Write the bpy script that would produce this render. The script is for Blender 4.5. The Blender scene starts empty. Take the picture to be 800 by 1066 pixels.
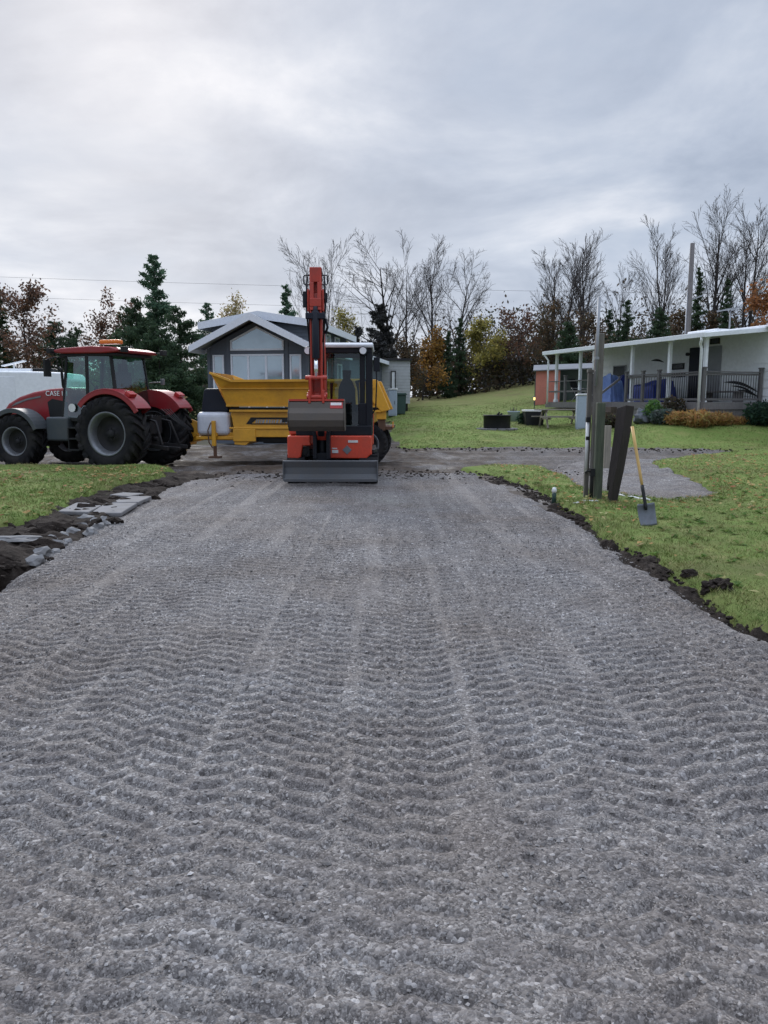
import bpy, math, random
import numpy as np
from mathutils import Vector, Matrix
R = math.radians
scene = bpy.context.scene
COL = scene.collection
CAMZ, PITCH, F = 1.6, math.atan(115/801), 801.0

# ---------------------------------------------------------------- basics
def ang(py): return math.atan((py-533)/F)+PITCH
def G(px, py, z=0.0):
    """ground point seen at a photo pixel (ground at height z)"""
    a = ang(py); Y = (CAMZ-z)/math.tan(a)
    d = Y*math.cos(PITCH)+(CAMZ-z)*math.sin(PITCH)
    return ((px-400)/F*d, Y)
def AT(px, py, Y):
    z = CAMZ-Y*math.tan(ang(py))
    d = Y*math.cos(PITCH)+(CAMZ-z)*math.sin(PITCH)
    return ((px-400)/F*d, Y, z)
def ss(a, b, x):
    t = np.clip((np.asarray(x, float)-a)/(b-a), 0, 1); return t*t*(3-2*t)
def _h(i, j, s):
    n = (i.astype(np.int64)*374761393 + j.astype(np.int64)*668265263 + s*982451653) & 0x7fffffff
    n = ((n ^ (n >> 13))*1274126177) & 0x7fffffff
    return ((n ^ (n >> 16)) & 0xffff)/65535.0
def vn(x, y, sc, seed=0):
    x = np.asarray(x, float)*sc; y = np.asarray(y, float)*sc
    i = np.floor(x); j = np.floor(y); u = x-i; v = y-j
    u = u*u*(3-2*u); v = v*v*(3-2*v)
    a = _h(i, j, seed); b = _h(i+1, j, seed); c = _h(i, j+1, seed); d = _h(i+1, j+1, seed)
    return (a*(1-u)+b*u)*(1-v)+(c*(1-u)+d*u)*v-0.5
def fbm(x, y, sc, seed=0, o=4):
    r = 0; a = 1.0
    for k in range(o): r = r+a*vn(x, y, sc*2**k, seed+k*17); a *= .5
    return r
def H(x, y):
    x = np.asarray(x, float); y = np.asarray(y, float)
    right = ss(-9, 1, x)
    base = .06*np.clip(y-22.2, 0, 36)*(.35+.65*right)
    bank = .48*ss(24.5, 28.5, y)*ss(6, 11, x)*(1-.5*ss(36, 50, y))
    hill = ss(35, 55, y)*(-.35+.11*np.clip(x-2, -6, 14))*right
    return base+bank+hill
def Hf(x, y): return float(H(x, y))

# ---------------------------------------------------------------- mesh builder
class MB:
    def __init__(s): s.v = []; s.f = []; s.m = []; s.s = []
    def add(s, vs, fs, m=0, smooth=False):
        o = len(s.v); s.v += [tuple(map(float, p)) for p in vs]
        for f in fs: s.f.append([i+o for i in f]); s.m.append(m); s.s.append(smooth)
        return s
    def box(s, c, d, m=0, rot=None):
        vs = []
        for dx in (-.5, .5):
            for dy in (-.5, .5):
                for dz in (-.5, .5):
                    p = Vector((dx*d[0], dy*d[1], dz*d[2]))
                    if rot is not None: p = rot @ p
                    vs.append(p+Vector(c))
        return s.add(vs, [(0,1,3,2),(4,6,7,5),(0,4,5,1),(2,3,7,6),(0,2,6,4),(1,5,7,3)], m)
    def b2(s, x0, x1, y0, y1, z0, z1, m=0):
        return s.box(((x0+x1)/2, (y0+y1)/2, (z0+z1)/2), (x1-x0, y1-y0, z1-z0), m)
    def beam(s, p0, p1, w, h, m=0, roll=0):
        p0 = Vector(p0); p1 = Vector(p1); d = p1-p0
        q = d.to_track_quat('Y', 'Z').to_matrix() @ Matrix.Rotation(roll, 3, 'Y')
        return s.box((p0+p1)/2, (w, d.length, h), m, q)
    def cyl(s, p0, p1, r0, r1=None, n=14, m=0, smooth=True):
        if r1 is None: r1 = r0
        p0 = Vector(p0); p1 = Vector(p1); q = (p1-p0).to_track_quat('Z', 'Y').to_matrix()
        vs = []
        for p, r in ((p0, r0), (p1, r1)):
            for k in range(n):
                a = 2*math.pi*k/n; vs.append(p+q @ Vector((r*math.cos(a), r*math.sin(a), 0)))
        s.add(vs, [(k, (k+1) % n, n+(k+1) % n, n+k) for k in range(n)], m, smooth)
        o = len(s.v)-2*n
        for f in ([*range(n)][::-1], [*range(n, 2*n)]):
            s.f.append([i+o for i in f]); s.m.append(m); s.s.append(False)
        return s
    def tube(s, pts, r, n=8, m=0):
        pts = [Vector(p) for p in pts]; rs = r if isinstance(r, (list, tuple)) else [r]*len(pts)
        vs = []; up = None
        for i, p in enumerate(pts):
            d = (pts[min(i+1, len(pts)-1)]-pts[max(i-1, 0)]).normalized()
            if up is None: up = d.orthogonal().normalized()
            up = (up-d*up.dot(d)).normalized(); w = d.cross(up)
            for k in range(n):
                a = 2*math.pi*k/n; vs.append(p+rs[i]*(up*math.cos(a)+w*math.sin(a)))
        L = len(pts)
        fs = [(i*n+k, i*n+(k+1) % n, (i+1)*n+(k+1) % n, (i+1)*n+k) for i in range(L-1) for k in range(n)]
        s.add(vs, fs, m, True); o = len(s.v)-L*n
        for f in ([*range(n)][::-1], [*range((L-1)*n, L*n)]):
            s.f.append([i+o for i in f]); s.m.append(m); s.s.append(False)
        return s
    def prism(s, poly, a, b, axis='y', m=0, smooth=False):
        n = len(poly)
        def P(p, t):
            return {'y': (p[0], t, p[1]), 'x': (t, p[0], p[1]), 'z': (p[0], p[1], t)}[axis]
        s.add([P(p, a) for p in poly]+[P(p, b) for p in poly],
              [(k, (k+1) % n, n+(k+1) % n, n+k) for k in range(n)], m, smooth)
        o = len(s.v)-2*n
        for f in ([*range(n)][::-1], [*range(n, 2*n)]):
            s.f.append([i+o for i in f]); s.m.append(m); s.s.append(False)
        return s
    def lathe(s, prof, c=(0, 0, 0), axis='z', n=32, m=0, closed=False):
        vs = []
        for r, h in prof:
            for k in range(n):
                a = 2*math.pi*k/n; u, v = r*math.cos(a), r*math.sin(a)
                p = {'z': (u, v, h), 'y': (u, h, v), 'x': (h, u, v)}[axis]
                vs.append((p[0]+c[0], p[1]+c[1], p[2]+c[2]))
        L = len(prof); rng = L if closed else L-1
        fs = [(i*n+k, i*n+(k+1) % n, ((i+1) % L)*n+(k+1) % n, ((i+1) % L)*n+k) for i in range(rng) for k in range(n)]
        return s.add(vs, fs, m, True)
    def arc(s, c, r0, r1, a0, a1, y0, y1, n=16, m=0):
        """thick curved plate round the y axis (fenders)"""
        vs = []
        for k in range(n+1):
            a = a0+(a1-a0)*k/n; ca, sa = math.cos(a), math.sin(a)
            for r in (r0, r1):
                for y in (y0, y1): vs.append((c[0]+r*ca, y, c[-1]+r*sa))
        fs = []
        for k in range(n):
            i = 4*k; j = i+4
            fs += [(i, i+1, j+1, j), (i+2, j+2, j+3, i+3), (i, j, j+2, i+2), (i+1, i+3, j+3, j+1)]
        fs += [(0, 2, 3, 1), (4*n, 4*n+1, 4*n+3, 4*n+2)]
        return s.add(vs, fs, m, False)
    def lump(s, c, r, rnd, m=0, sub=2, j=.25, squash=(1, 1, 1), smooth=False):
        import bmesh
        bm = bmesh.new(); bmesh.ops.create_icosphere(bm, subdivisions=sub, radius=1)
        off = Vector((rnd.uniform(0, 99), rnd.uniform(0, 99), rnd.uniform(0, 99)))
        from mathutils import noise
        vs = []
        for v in bm.verts:
            k = 1+j*2*noise.noise(v.co*1.3+off)+j*noise.noise(v.co*3.1+off)
            vs.append((c[0]+v.co.x*r*k*squash[0], c[1]+v.co.y*r*k*squash[1], c[2]+v.co.z*r*k*squash[2]))
        s.add(vs, [[v.index for v in f.verts] for f in bm.faces], m, smooth); bm.free(); return s
    def xf(s, M):
        s.v = [tuple(M @ Vector(p)) for p in s.v]; return s
    def build(s, name, mats, parent=None, bevel=0, seg=2, autosmooth=None):
        me = bpy.data.meshes.new(name)
        me.from_pydata(s.v, [], s.f); me.update()
        for m in (mats if isinstance(mats, (list, tuple)) else [mats]): me.materials.append(m)
        me.polygons.foreach_set('material_index', s.m); me.polygons.foreach_set('use_smooth', s.s)
        o = bpy.data.objects.new(name, me); COL.objects.link(o)
        if parent: o.parent = parent
        if bevel:
            b = o.modifiers.new('bevel', 'BEVEL'); b.width = bevel; b.segments = seg
            b.limit_method = 'ANGLE'; b.angle_limit = R(35); b.harden_normals = False
        return o
def npmesh(name, v, f, mat, parent=None, smooth=False):
    v = np.asarray(v, np.float32); f = np.asarray(f, np.int32); k = f.shape[1]
    me = bpy.data.meshes.new(name)
    me.vertices.add(len(v)); me.vertices.foreach_set('co', v.ravel())
    me.loops.add(f.size); me.loops.foreach_set('vertex_index', f.ravel())
    me.polygons.add(len(f)); me.polygons.foreach_set('loop_start', np.arange(0, f.size, k, dtype=np.int32))
    me.polygons.foreach_set('loop_total', np.full(len(f), k, np.int32))
    me.polygons.foreach_set('use_smooth', np.full(len(f), smooth))
    me.update(calc_edges=True); me.validate()
    for m in (mat if isinstance(mat, (list, tuple)) else [mat]): me.materials.append(m)
    o = bpy.data.objects.new(name, me); COL.objects.link(o)
    if parent: o.parent = parent
    return o
def text(name, body, size, mat, parent, mtx, sc=(1, 1, 1), space=1.0):
    cu = bpy.data.curves.new(name, 'FONT'); cu.body = body; cu.size = size; cu.extrude = .004; cu.space_character = space
    t = bpy.data.objects.new(name, cu); COL.objects.link(t); bpy.context.view_layer.update()
    me = bpy.data.meshes.new_from_object(t.evaluated_get(bpy.context.evaluated_depsgraph_get()))
    bpy.data.objects.remove(t); me.name = name; me.materials.clear(); me.materials.append(mat)
    o = bpy.data.objects.new(name, me); COL.objects.link(o); o.parent = parent; o.matrix_local = mtx @ Matrix.Diagonal((*sc, 1)); return o
def tag(o, label, cat, group=None):
    o['label'] = label; o['category'] = cat
    if group: o['group'] = group
    return o
def thing(name, label, cat, loc=(0, 0, 0), rz=0, group=None):
    o = bpy.data.objects.new(name, None); COL.objects.link(o); o.empty_display_size = .2
    o.location = loc; o.rotation_euler = (0, 0, rz)
    return tag(o, label, cat, group)
def dup(root, loc, rz=0, label=None, sc=None):
    r = root.copy(); COL.objects.link(r); r.location = loc; r.rotation_euler = (0, 0, rz)
    if label: r['label'] = label
    if sc: r.scale = (sc, sc, sc)
    for ch in root.children:
        c = ch.copy(); COL.objects.link(c); c.parent = r
        for g in ch.children:
            d = g.copy(); COL.objects.link(d); d.parent = c
    return r

# ---------------------------------------------------------------- materials
class NT:
    def __init__(s, name):
        s.mat = bpy.data.materials.new(name); s.mat.use_nodes = True
        s.t = s.mat.node_tree; s.b = s.t.nodes['Principled BSDF']; s.out = s.t.nodes['Material Output']
    def n(s, typ, **kw):
        nd = s.t.nodes.new(typ)
        for k, v in kw.items():
            if k.startswith('i_'):
                key = k[2:]; key = int(key) if key.isdigit() else key.replace('_', ' ')
                s.set(nd, key, v)
            else: setattr(nd, k, v)
        return nd
    def set(s, nd, key, v):
        if hasattr(v, 'is_output') or isinstance(v, bpy.types.NodeSocket): s.t.links.new(v, nd.inputs[key])
        else: nd.inputs[key].default_value = v
    def coord(s, w='Object'): return s.n('ShaderNodeTexCoord').outputs[w]
    def noise(s, sc, det=4, rough=.55, vec=None, dist=0):
        nd = s.n('ShaderNodeTexNoise', i_Scale=sc, i_Detail=det, i_Roughness=rough, i_Distortion=dist)
        s.t.links.new(vec if vec is not None else s.coord(), nd.inputs['Vector']); return nd.outputs['Fac']
    def ramp(s, fac, stops):
        nd = s.n('ShaderNodeValToRGB'); s.t.links.new(fac, nd.inputs[0]); e = nd.color_ramp.elements
        while len(e) < len(stops): e.new(.5)
        for k, (p, c) in enumerate(stops):
            e[k].position = p; e[k].color = (*c, 1) if hasattr(c, '__len__') else (c, c, c, 1)
        return nd.outputs[0]
    def mix(s, a, b, f, mode='MIX'):
        nd = s.n('ShaderNodeMix', data_type='RGBA', blend_type=mode)
        for k, v in ((0, f), (6, a), (7, b)):
            if isinstance(v, (tuple, list)): v = (*v, 1) if len(v) == 3 else v
            s.set(nd, k, v)
        return nd.outputs[2]
    def math(s, op, a, b=0.0, clamp=False):
        nd = s.n('ShaderNodeMath', operation=op, use_clamp=clamp); s.set(nd, 0, a); s.set(nd, 1, b); return nd.outputs[0]
    def island(s): return s.n('ShaderNodeNewGeometry').outputs['Random Per Island']
    def bump(s, h, strength=.3, dist=.02):
        nd = s.n('ShaderNodeBump', i_Height=h, i_Strength=strength, i_Distance=dist)
        s.t.links.new(nd.outputs[0], s.b.inputs['Normal'])
    def base(s, c): s.set(s.b, 'Base Color', (*c, 1) if isinstance(c, tuple) and len(c) == 3 else c)
    def rough(s, r): s.set(s.b, 'Roughness', r)
def paint(name, rgb, rough=.45, metallic=0.0, dirt=.35, dcol=(.09, .075, .06), sc=2.5, bump=.08, bsc=40, spec=.5):
    m = NT(name)
    n1 = m.noise(sc, 6, .65); d = m.ramp(n1, [(.42, 0.0), (.75, 1.0)])
    n2 = m.noise(sc*7, 4, .6)
    var = m.mix(tuple(c*.82 for c in rgb), tuple(min(1, c*1.15) for c in rgb), n2)
    m.base(m.mix(var, dcol, m.math('MULTIPLY', d, dirt)))
    m.rough(m.math('ADD', m.math('MULTIPLY', n2, .25), rough-.1, True))
    m.b.inputs['Metallic'].default_value = metallic; m.b.inputs['Specular IOR Level'].default_value = spec
    if bump: m.bump(m.noise(bsc, 3), bump, .01)
    return m.mat
def glass(name, tint=(.75, .85, .82), clear=.8, rough=.03):
    m = NT(name); t = m.t
    tr = m.n('ShaderNodeBsdfTransparent', i_Color=(*tint, 1)); gl = m.n('ShaderNodeBsdfGlossy', i_Color=(.9, .95, 1, 1), i_Roughness=rough)
    fr = m.n('ShaderNodeLayerWeight', i_Blend=.5)
    mx = m.n('ShaderNodeMixShader'); fac = m.math('ADD', m.math('MULTIPLY', m.math('POWER', fr.outputs['Facing'], 4.0), .6), 1-clear, True)
    t.links.new(fac, mx.inputs[0]); t.links.new(tr.outputs[0], mx.inputs[1]); t.links.new(gl.outputs[0], mx.inputs[2])
    t.links.new(mx.outputs[0], m.out.inputs[0]); return m.mat
def wood(name, c1, c2, rough=.85, sc=3, stretch=(12, 12, 1), bump=.35):
    m = NT(name)
    mp = m.n('ShaderNodeMapping'); m.t.links.new(m.coord(), mp.inputs[0]); mp.inputs['Scale'].default_value = stretch
    n1 = m.noise(sc, 6, .65, mp.outputs[0], .6); n2 = m.noise(1.3, 4, .6)
    c = m.mix(c1, c2, m.ramp(n1, [(.3, 0.0), (.7, 1.0)]))
    m.base(m.mix(c, tuple(a*.55 for a in c1), m.ramp(n2, [(.45, 0.0), (.8, .8)]))); m.rough(rough)
    m.bump(n1, bump, .02); return m.mat
def leafmat(name, cols, patch=.6, trans=.4, gain=1.9):
    m = NT(name); i = m.island(); k = len(cols); t = m.t
    a = m.ramp(i, [((q+.5)/k, tuple(min(.5, v*gain) for v in c)) for q, c in enumerate(cols)])
    n1 = m.noise(patch, 3, .6)
    c = m.mix(a, m.mix(a, (.55, .55, .5), 1.0, 'MULTIPLY'), m.ramp(n1, [(.4, 0.0), (.62, 1.0)]))
    m.base(c); m.rough(.75); m.b.inputs['Specular IOR Level'].default_value = .2
    tl_ = m.n('ShaderNodeBsdfTranslucent'); t.links.new(c, tl_.inputs[0]); mx = m.n('ShaderNodeMixShader', i_0=trans)
    t.links.new(m.b.outputs[0], mx.inputs[1]); t.links.new(tl_.outputs[0], mx.inputs[2]); t.links.new(mx.outputs[0], m.out.inputs[0])
    return m.mat
M = {}
M['tractor_red'] = paint('tractor_red', (.26, .014, .02), .38, 0, .35, (.10, .07, .06))
M['black'] = paint('black_plastic', (.014, .015, .017), .5, 0, .4, (.045, .04, .034), spec=.25)
M['rubber'] = paint('tyre_rubber', (.013, .013, .015), .85, 0, .55, (.05, .045, .04), 3, .3, 25, spec=.15)
M['darksteel'] = paint('dark_steel', (.025, .025, .028), .55, .2, .5, (.05, .04, .033), spec=.25)
M['rim'] = paint('rim_grey', (.19, .20, .22), .45, .5, .55, (.07, .06, .055), 4)
M['rimdark'] = paint('rim_dark', (.022, .022, .025), .6, .1, .55, (.05, .045, .04), 4, spec=.2)
M['greyplastic'] = paint('grey_plastic', (.042, .052, .062), .55, 0, .35, (.1, .09, .08))
M['amber'] = paint('amber_lens', (.75, .19, .015), .25, 0, 0)
M['redlens'] = paint('red_lens', (.4, .02, .02), .25, 0, .1)
M['lamp'] = paint('lamp_glass', (.75, .77, .8), .15, 0, .1)
M['orange'] = paint('excavator_orange', (.62, .06, .026), .38, 0, .3, (.16, .07, .05), 3)
M['boomred'] = paint('boom_orange', (.46, .042, .022), .4, 0, .35, (.11, .05, .045), 4)
M['cabblack'] = paint('cab_black', (.008, .010, .016), .4, 0, .25, (.03, .03, .03), spec=.25)
M['cabroof'] = paint('cab_roof', (.62, .64, .67), .5, 0, .25, (.3, .3, .3))
M['steel'] = paint('worn_steel', (.085, .072, .062), .55, .3, .6, (.1, .075, .055), 4, .25, 30)
M['bladesteel'] = paint('blade_steel', (.095, .10, .11), .55, .25, .6, (.12, .105, .092), 3, .25, 30)
M['chrome'] = paint('chrome_rod', (.8, .82, .85), .15, .9, 0, bump=0)
M['yellow'] = paint('slinger_yellow', (.66, .33, .025), .42, 0, .45, (.25, .12, .03), 2.2, .1)
M['rust'] = paint('rusty_steel', (.12, .06, .035), .7, .1, .5, (.05, .03, .02), 5)
M['navy'] = paint('navy_tank', (.010, .013, .025), .45, 0, .1, spec=.3)
M['whitegloss'] = paint('white_gloss', (.62, .64, .70), .3, 0, .3, (.3, .32, .38), 3)
M['white'] = paint('white_paint', (.80, .82, .85), .5, 0, .25, (.42, .42, .42), 1.5)
M['rvwhite'] = paint('rv_white', (.82, .84, .86), .4, 0, .15, (.38, .39, .38), 1.0)
M['seat'] = paint('seat_cloth', (.010, .010, .013), .85, 0, .1, spec=.15)
M['siding'] = paint('dark_siding', (.105, .122, .15), .6, 0, .3, (.05, .055, .065), 1.2)
M['sidinglight'] = paint('pale_siding', (.40, .41, .42), .6, 0, .3, (.28, .28, .28), .8)
M['trim'] = paint('pale_trim', (.74, .77, .83), .5, 0, .15, (.4, .42, .46))
M['soffit'] = paint('soffit', (.30, .31, .33), .7, 0, .2)
M['roofing'] = paint('roofing', (.16, .17, .20), .8, 0, .3, sc=3)
M['winglass'] = paint('window_glass', (.40, .48, .53), .06, .4, .35, (.16, .21, .24), .6, bump=0, spec=.8)
M['darkglass'] = paint('dark_window', (.02, .024, .03), .08, 0, .1, bump=0, spec=.8)
M['cabglass'] = glass('tractor_glass', (.52, .82, .74), .87)
M['exglass'] = glass('excavator_glass', (.62, .78, .76), .95)
M['oldwood'] = wood('weathered_wood', (.19, .175, .15), (.10, .09, .08))
M['greenwood'] = wood('treated_wood', (.10, .115, .075), (.045, .055, .04))
M['darkwood'] = wood('creosote_wood', (.032, .023, .019), (.014, .010, .009), .8)
M['palewood'] = wood('pale_wood', (.30, .27, .22), (.19, .17, .14))
M['lumber'] = wood('new_lumber', (.42, .29, .14), (.30, .20, .09))
M['deckwood'] = wood('deck_wood', (.22, .205, .20), (.13, .12, .12))
M['stepwood'] = wood('step_wood', (.15, .115, .09), (.08, .06, .05))
M['railwood'] = wood('rail_wood', (.17, .16, .16), (.10, .095, .095))
M['handle'] = wood('shovel_handle', (.62, .40, .14), (.50, .30, .09), .5, bump=.05)
M['baluster'] = paint('baluster_metal', (.03, .03, .034), .5, .2, .2)
M['salmon'] = paint('salmon_boards', (.60, .21, .16), .7, 0, .3, (.3, .1, .08))
M['sheddark'] = paint('shed_side', (.07, .095, .09), .75, 0, .3)
M['shedroof'] = paint('shed_roof', (.17, .18, .20), .5, 0, .3)
M['tarp'] = paint('blue_tarp', (.012, .03, .22), .4, 0, .3, (.008, .012, .07), 3)
M['tarplight'] = paint('pale_blue_tarp', (.16, .24, .5), .45, 0, .4, (.02, .05, .25), 4)
M['paleblue'] = paint('pale_blue_box', (.36, .42, .50), .5, 0, .3, (.25, .28, .33), 1.5)
M['concrete'] = paint('concrete', (.19, .185, .19), .9, 0, .8, (.14, .13, .12), 4, .4, 30)
M['stone'] = paint('pale_stone', (.20, .197, .20), .85, 0, .9, (.12, .11, .10), 7, .4, 30)
M['boulder'] = paint('boulder_grey', (.12, .13, .15), .9, 0, .4, sc=3, bump=.4, bsc=15)
M['bark'] = wood('bark', (.062, .052, .050), (.030, .025, .024), .95, 4, (3, 3, .6), .6)
M['barkpale'] = wood('pale_bark', (.10, .086, .082), (.05, .043, .042), .95, 4, (3, 3, .6), .6)
M['greenplastic'] = paint('green_plastic', (.02, .055, .045), .5, 0, .2)
M['whiteplastic'] = paint('white_plastic', (.7, .7, .7), .5, 0, .3, (.35, .33, .3), 8)
M['wire'] = paint('wire_black', (.02, .02, .02), .6, 0, 0, bump=0)
M['pole'] = wood('utility_pole', (.17, .155, .15), (.11, .10, .098), .9, 3, (8, 8, .6))
M['galv'] = paint('galvanised', (.30, .31, .33), .5, .4, .2)
# foliage
M['spruce'] = leafmat('spruce_needles', [(.020, .034, .020), (.031, .050, .027), (.042, .062, .032), (.024, .040, .024)], gain=2.3)
M['pine'] = leafmat('pine_needles', [(.026, .050, .034), (.040, .070, .044), (.054, .084, .048), (.030, .056, .038)], gain=2.9)
M['rustleaf'] = leafmat('rust_leaves', [(.085, .045, .032), (.11, .058, .035), (.065, .042, .033), (.05, .036, .032)], gain=2.3)
M['brownleaf'] = leafmat('brown_leaves', [(.075, .05, .033), (.10, .062, .032), (.05, .04, .03), (.06, .052, .033)])
M['goldleaf'] = leafmat('gold_leaves', [(.30, .15, .035), (.24, .11, .03), (.20, .13, .04), (.12, .07, .03)])
M['yellowleaf'] = leafmat('yellow_leaves', [(.22, .19, .05), (.17, .16, .05), (.28, .21, .06), (.10, .10, .04)])
M['paleleaf'] = leafmat('pale_gold_leaves', [(.36, .24, .12), (.30, .19, .09), (.4, .28, .15), (.2, .13, .08)])
M['orangeleaf'] = leafmat('orange_leaves', [(.20, .085, .035), (.16, .07, .03), (.24, .11, .045), (.10, .055, .03)])
M['greyleaf'] = leafmat('dark_grey_green', [(.035, .035, .037), (.045, .047, .045), (.055, .055, .052), (.03, .03, .034)])
M['ochre'] = leafmat('ochre_leaves', [(.34, .17, .05), (.26, .13, .05), (.22, .12, .06), (.36, .21, .08)])
M['bush'] = leafmat('bush_leaves', [(.04, .09, .03), (.06, .12, .035), (.09, .16, .04), (.035, .07, .03)])
M['darkbush'] = leafmat('dark_bush', [(.016, .035, .024), (.022, .045, .03), (.03, .055, .03), (.014, .03, .022)])
M['greybush'] = leafmat('grey_bush', [(.05, .075, .065), (.065, .09, .075), (.05, .06, .06), (.08, .085, .08)])
M['litter'] = leafmat('undergrowth_leaves', [(.045, .032, .024), (.06, .045, .026), (.04, .042, .026), (.028, .026, .022)], .35)
M['fallen'] = leafmat('fallen_leaves', [(.34, .17, .07), (.26, .11, .05), (.4, .27, .12), (.14, .07, .04)])
M['farwood'] = leafmat('far_wood', [(.05, .045, .04), (.06, .05, .04), (.05, .055, .045), (.075, .055, .04)], .12)

def gravelmat(name, mud=0.0, light=1.0):
    m = NT(name); co = m.coord('Object')
    v1 = m.n('ShaderNodeTexVoronoi', i_Scale=75.0); m.t.links.new(co, v1.inputs['Vector'])
    v2 = m.n('ShaderNodeTexVoronoi', i_Scale=190.0); m.t.links.new(co, v2.inputs['Vector'])
    s1 = m.n('ShaderNodeSeparateColor'); m.t.links.new(v1.outputs['Color'], s1.inputs[0])
    s2 = m.n('ShaderNodeSeparateColor'); m.t.links.new(v2.outputs['Color'], s2.inputs[0])
    L = light
    c1 = m.ramp(s1.outputs[0], [(.0, (.068*L, .061*L, .059*L)), (.45, (.165*L, .152*L, .146*L)), (.8, (.245*L, .228*L, .219*L)), (1, (.45*L, .43*L, .42*L))])
    c2 = m.ramp(s2.outputs[1], [(.0, (.058*L, .052*L, .050*L)), (.6, (.165*L, .152*L, .146*L)), (1, (.33*L, .312*L, .30*L))])
    c = m.mix(c1, c2, m.ramp(m.noise(22, 4, .6, co), [(.38, 0.0), (.62, 1.0)]))
    big = m.noise(.55, 5, .6, co)
    c = m.mix(c, m.mix(c, (.78, .72, .67), 1.0, 'MULTIPLY'), m.ramp(big, [(.40, 0.0), (.66, 1.0)]))
    mid = m.noise(4.5, 4, .6, co)
    c = m.mix(c, m.mix(c, (.66, .66, .69), 1.0, 'MULTIPLY'), m.ramp(mid, [(.42, 0.0), (.7, .8)]))
    if mud:
        md = m.noise(.9, 7, .68, co, .8); mf = m.ramp(md, [(.38, 0.0), (.52, 1.0)])
        mudc = m.ramp(m.noise(7, 5, .65, co), [(.3, (.026, .018, .012)), (.7, (.098, .070, .050))])
        sx = m.n('ShaderNodeSeparateXYZ'); m.t.links.new(co, sx.inputs[0])
        mr = m.n('ShaderNodeMapRange', i_From_Min=1.5, i_From_Max=5.0, i_To_Min=1.0, i_To_Max=.35); m.t.links.new(sx.outputs['X'], mr.inputs[0])
        mm = m.math('MULTIPLY', m.math('MULTIPLY', mf, mud), mr.outputs[0])
        c = m.mix(c, mudc, mm)
        m.rough(m.math('SUBTRACT', .9, m.math('MULTIPLY', m.ramp(m.noise(1.4, 5, .6, co), [(.52, 0.0), (.66, 1.0)]), .45)))
    else: m.rough(.88)
    m.base(c)
    h = m.math('ADD', m.math('MULTIPLY', v1.outputs['Distance'], -.9), m.math('MULTIPLY', v2.outputs['Distance'], -.4))
    h = m.math('ADD', h, m.math('MULTIPLY', m.noise(35, 5, .7, co), .9))
    m.bump(h, .5, .018); m.b.inputs['Specular IOR Level'].default_value = .35
    return m.mat
M['gravel'] = gravelmat('gravel', 0, 1.08)
M['mudgravel'] = gravelmat('muddy_gravel', .92, .9)
m = NT('stones'); m.base(m.ramp(m.island(), [(0, (.07, .064, .062)), (.5, (.17, .157, .151)), (.9, (.26, .243, .234)), (1, (.42, .40, .39))])); m.rough(.85); m.bump(m.noise(120, 3), .3, .005)
M['stones'] = m.mat
m = NT('soil'); co = m.coord(); n1 = m.noise(5, 7, .7, co)
m.base(m.ramp(n1, [(.3, (.014, .010, .008)), (.55, (.036, .027, .022)), (.8, (.085, .07, .06))])); m.rough(.95)
m.bump(m.noise(16, 7, .75, co), .9, .05); m.b.inputs['Specular IOR Level'].default_value = .2; M['soil'] = m.mat
def lawnmat(name, dry=0.0):
    m = NT(name); co = m.coord('Object'); p = m.noise(.45, 5, .6, co); q = m.noise(2.2, 5, .65, co); r = m.noise(30, 4, .7, co)
    g = m.mix((.11, .165, .038), (.175, .235, .062), r)
    g = m.mix(g, (.28, .245, .10), m.ramp(q, [(.48, 0.0), (.75, .7)]))
    g = m.mix(g, (.12, .095, .05), m.ramp(p, [(.50, 0.0), (.72, .7)]))
    if dry:
        sx = m.n('ShaderNodeSeparateXYZ'); m.t.links.new(co, sx.inputs[0])
        mr = m.n('ShaderNodeMapRange', i_From_Min=37.0, i_From_Max=56.0); m.t.links.new(sx.outputs['Y'], mr.inputs[0])
        f = m.math('MULTIPLY', mr.outputs[0], m.math('ADD', .2, q), True)
        g = m.mix(g, (.235, .20, .09), f)
    m.base(g); m.rough(.95); m.bump(m.noise(55, 5, .75, co), .8, .03); m.b.inputs['Specular IOR Level'].default_value = .15
    return m.mat
M['lawn'] = lawnmat('lawn_grass'); M['farlawn'] = lawnmat('far_lawn_grass', 1)
def blademat(name, dry=0):
    m = NT(name); co = m.coord('Object')
    a = m.ramp(m.island(), [(0, (.11, .165, .038)), (.4, (.165, .235, .056)), (.72, (.225, .285, .08)), (.9, (.33, .30, .13)), (1, (.45, .35, .18))])
    a = m.mix(a, (.30, .255, .115), m.ramp(m.noise(.8, 4, .6, co), [(.46, 0.0), (.66, .8)]))
    a = m.mix(a, m.mix(a, (.62, .74, .6), 1.0, 'MULTIPLY'), m.ramp(m.noise(2.3, 4, .6, co), [(.45, 0.0), (.65, 1.0)]))
    m.base(a); m.rough(.7); m.b.inputs['Specular IOR Level'].default_value = .25
    return m.mat
M['blades'] = blademat('grass_blades')
m = NT('litter_ground'); co = m.coord(); m.base(m.ramp(m.noise(1.2, 7, .7, co), [(.3, (.03, .03, .016)), (.5, (.06, .055, .03)), (.7, (.11, .085, .045))])); m.rough(.95); m.bump(m.noise(12, 5), .5, .05)
M['litterground'] = m.mat

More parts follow.
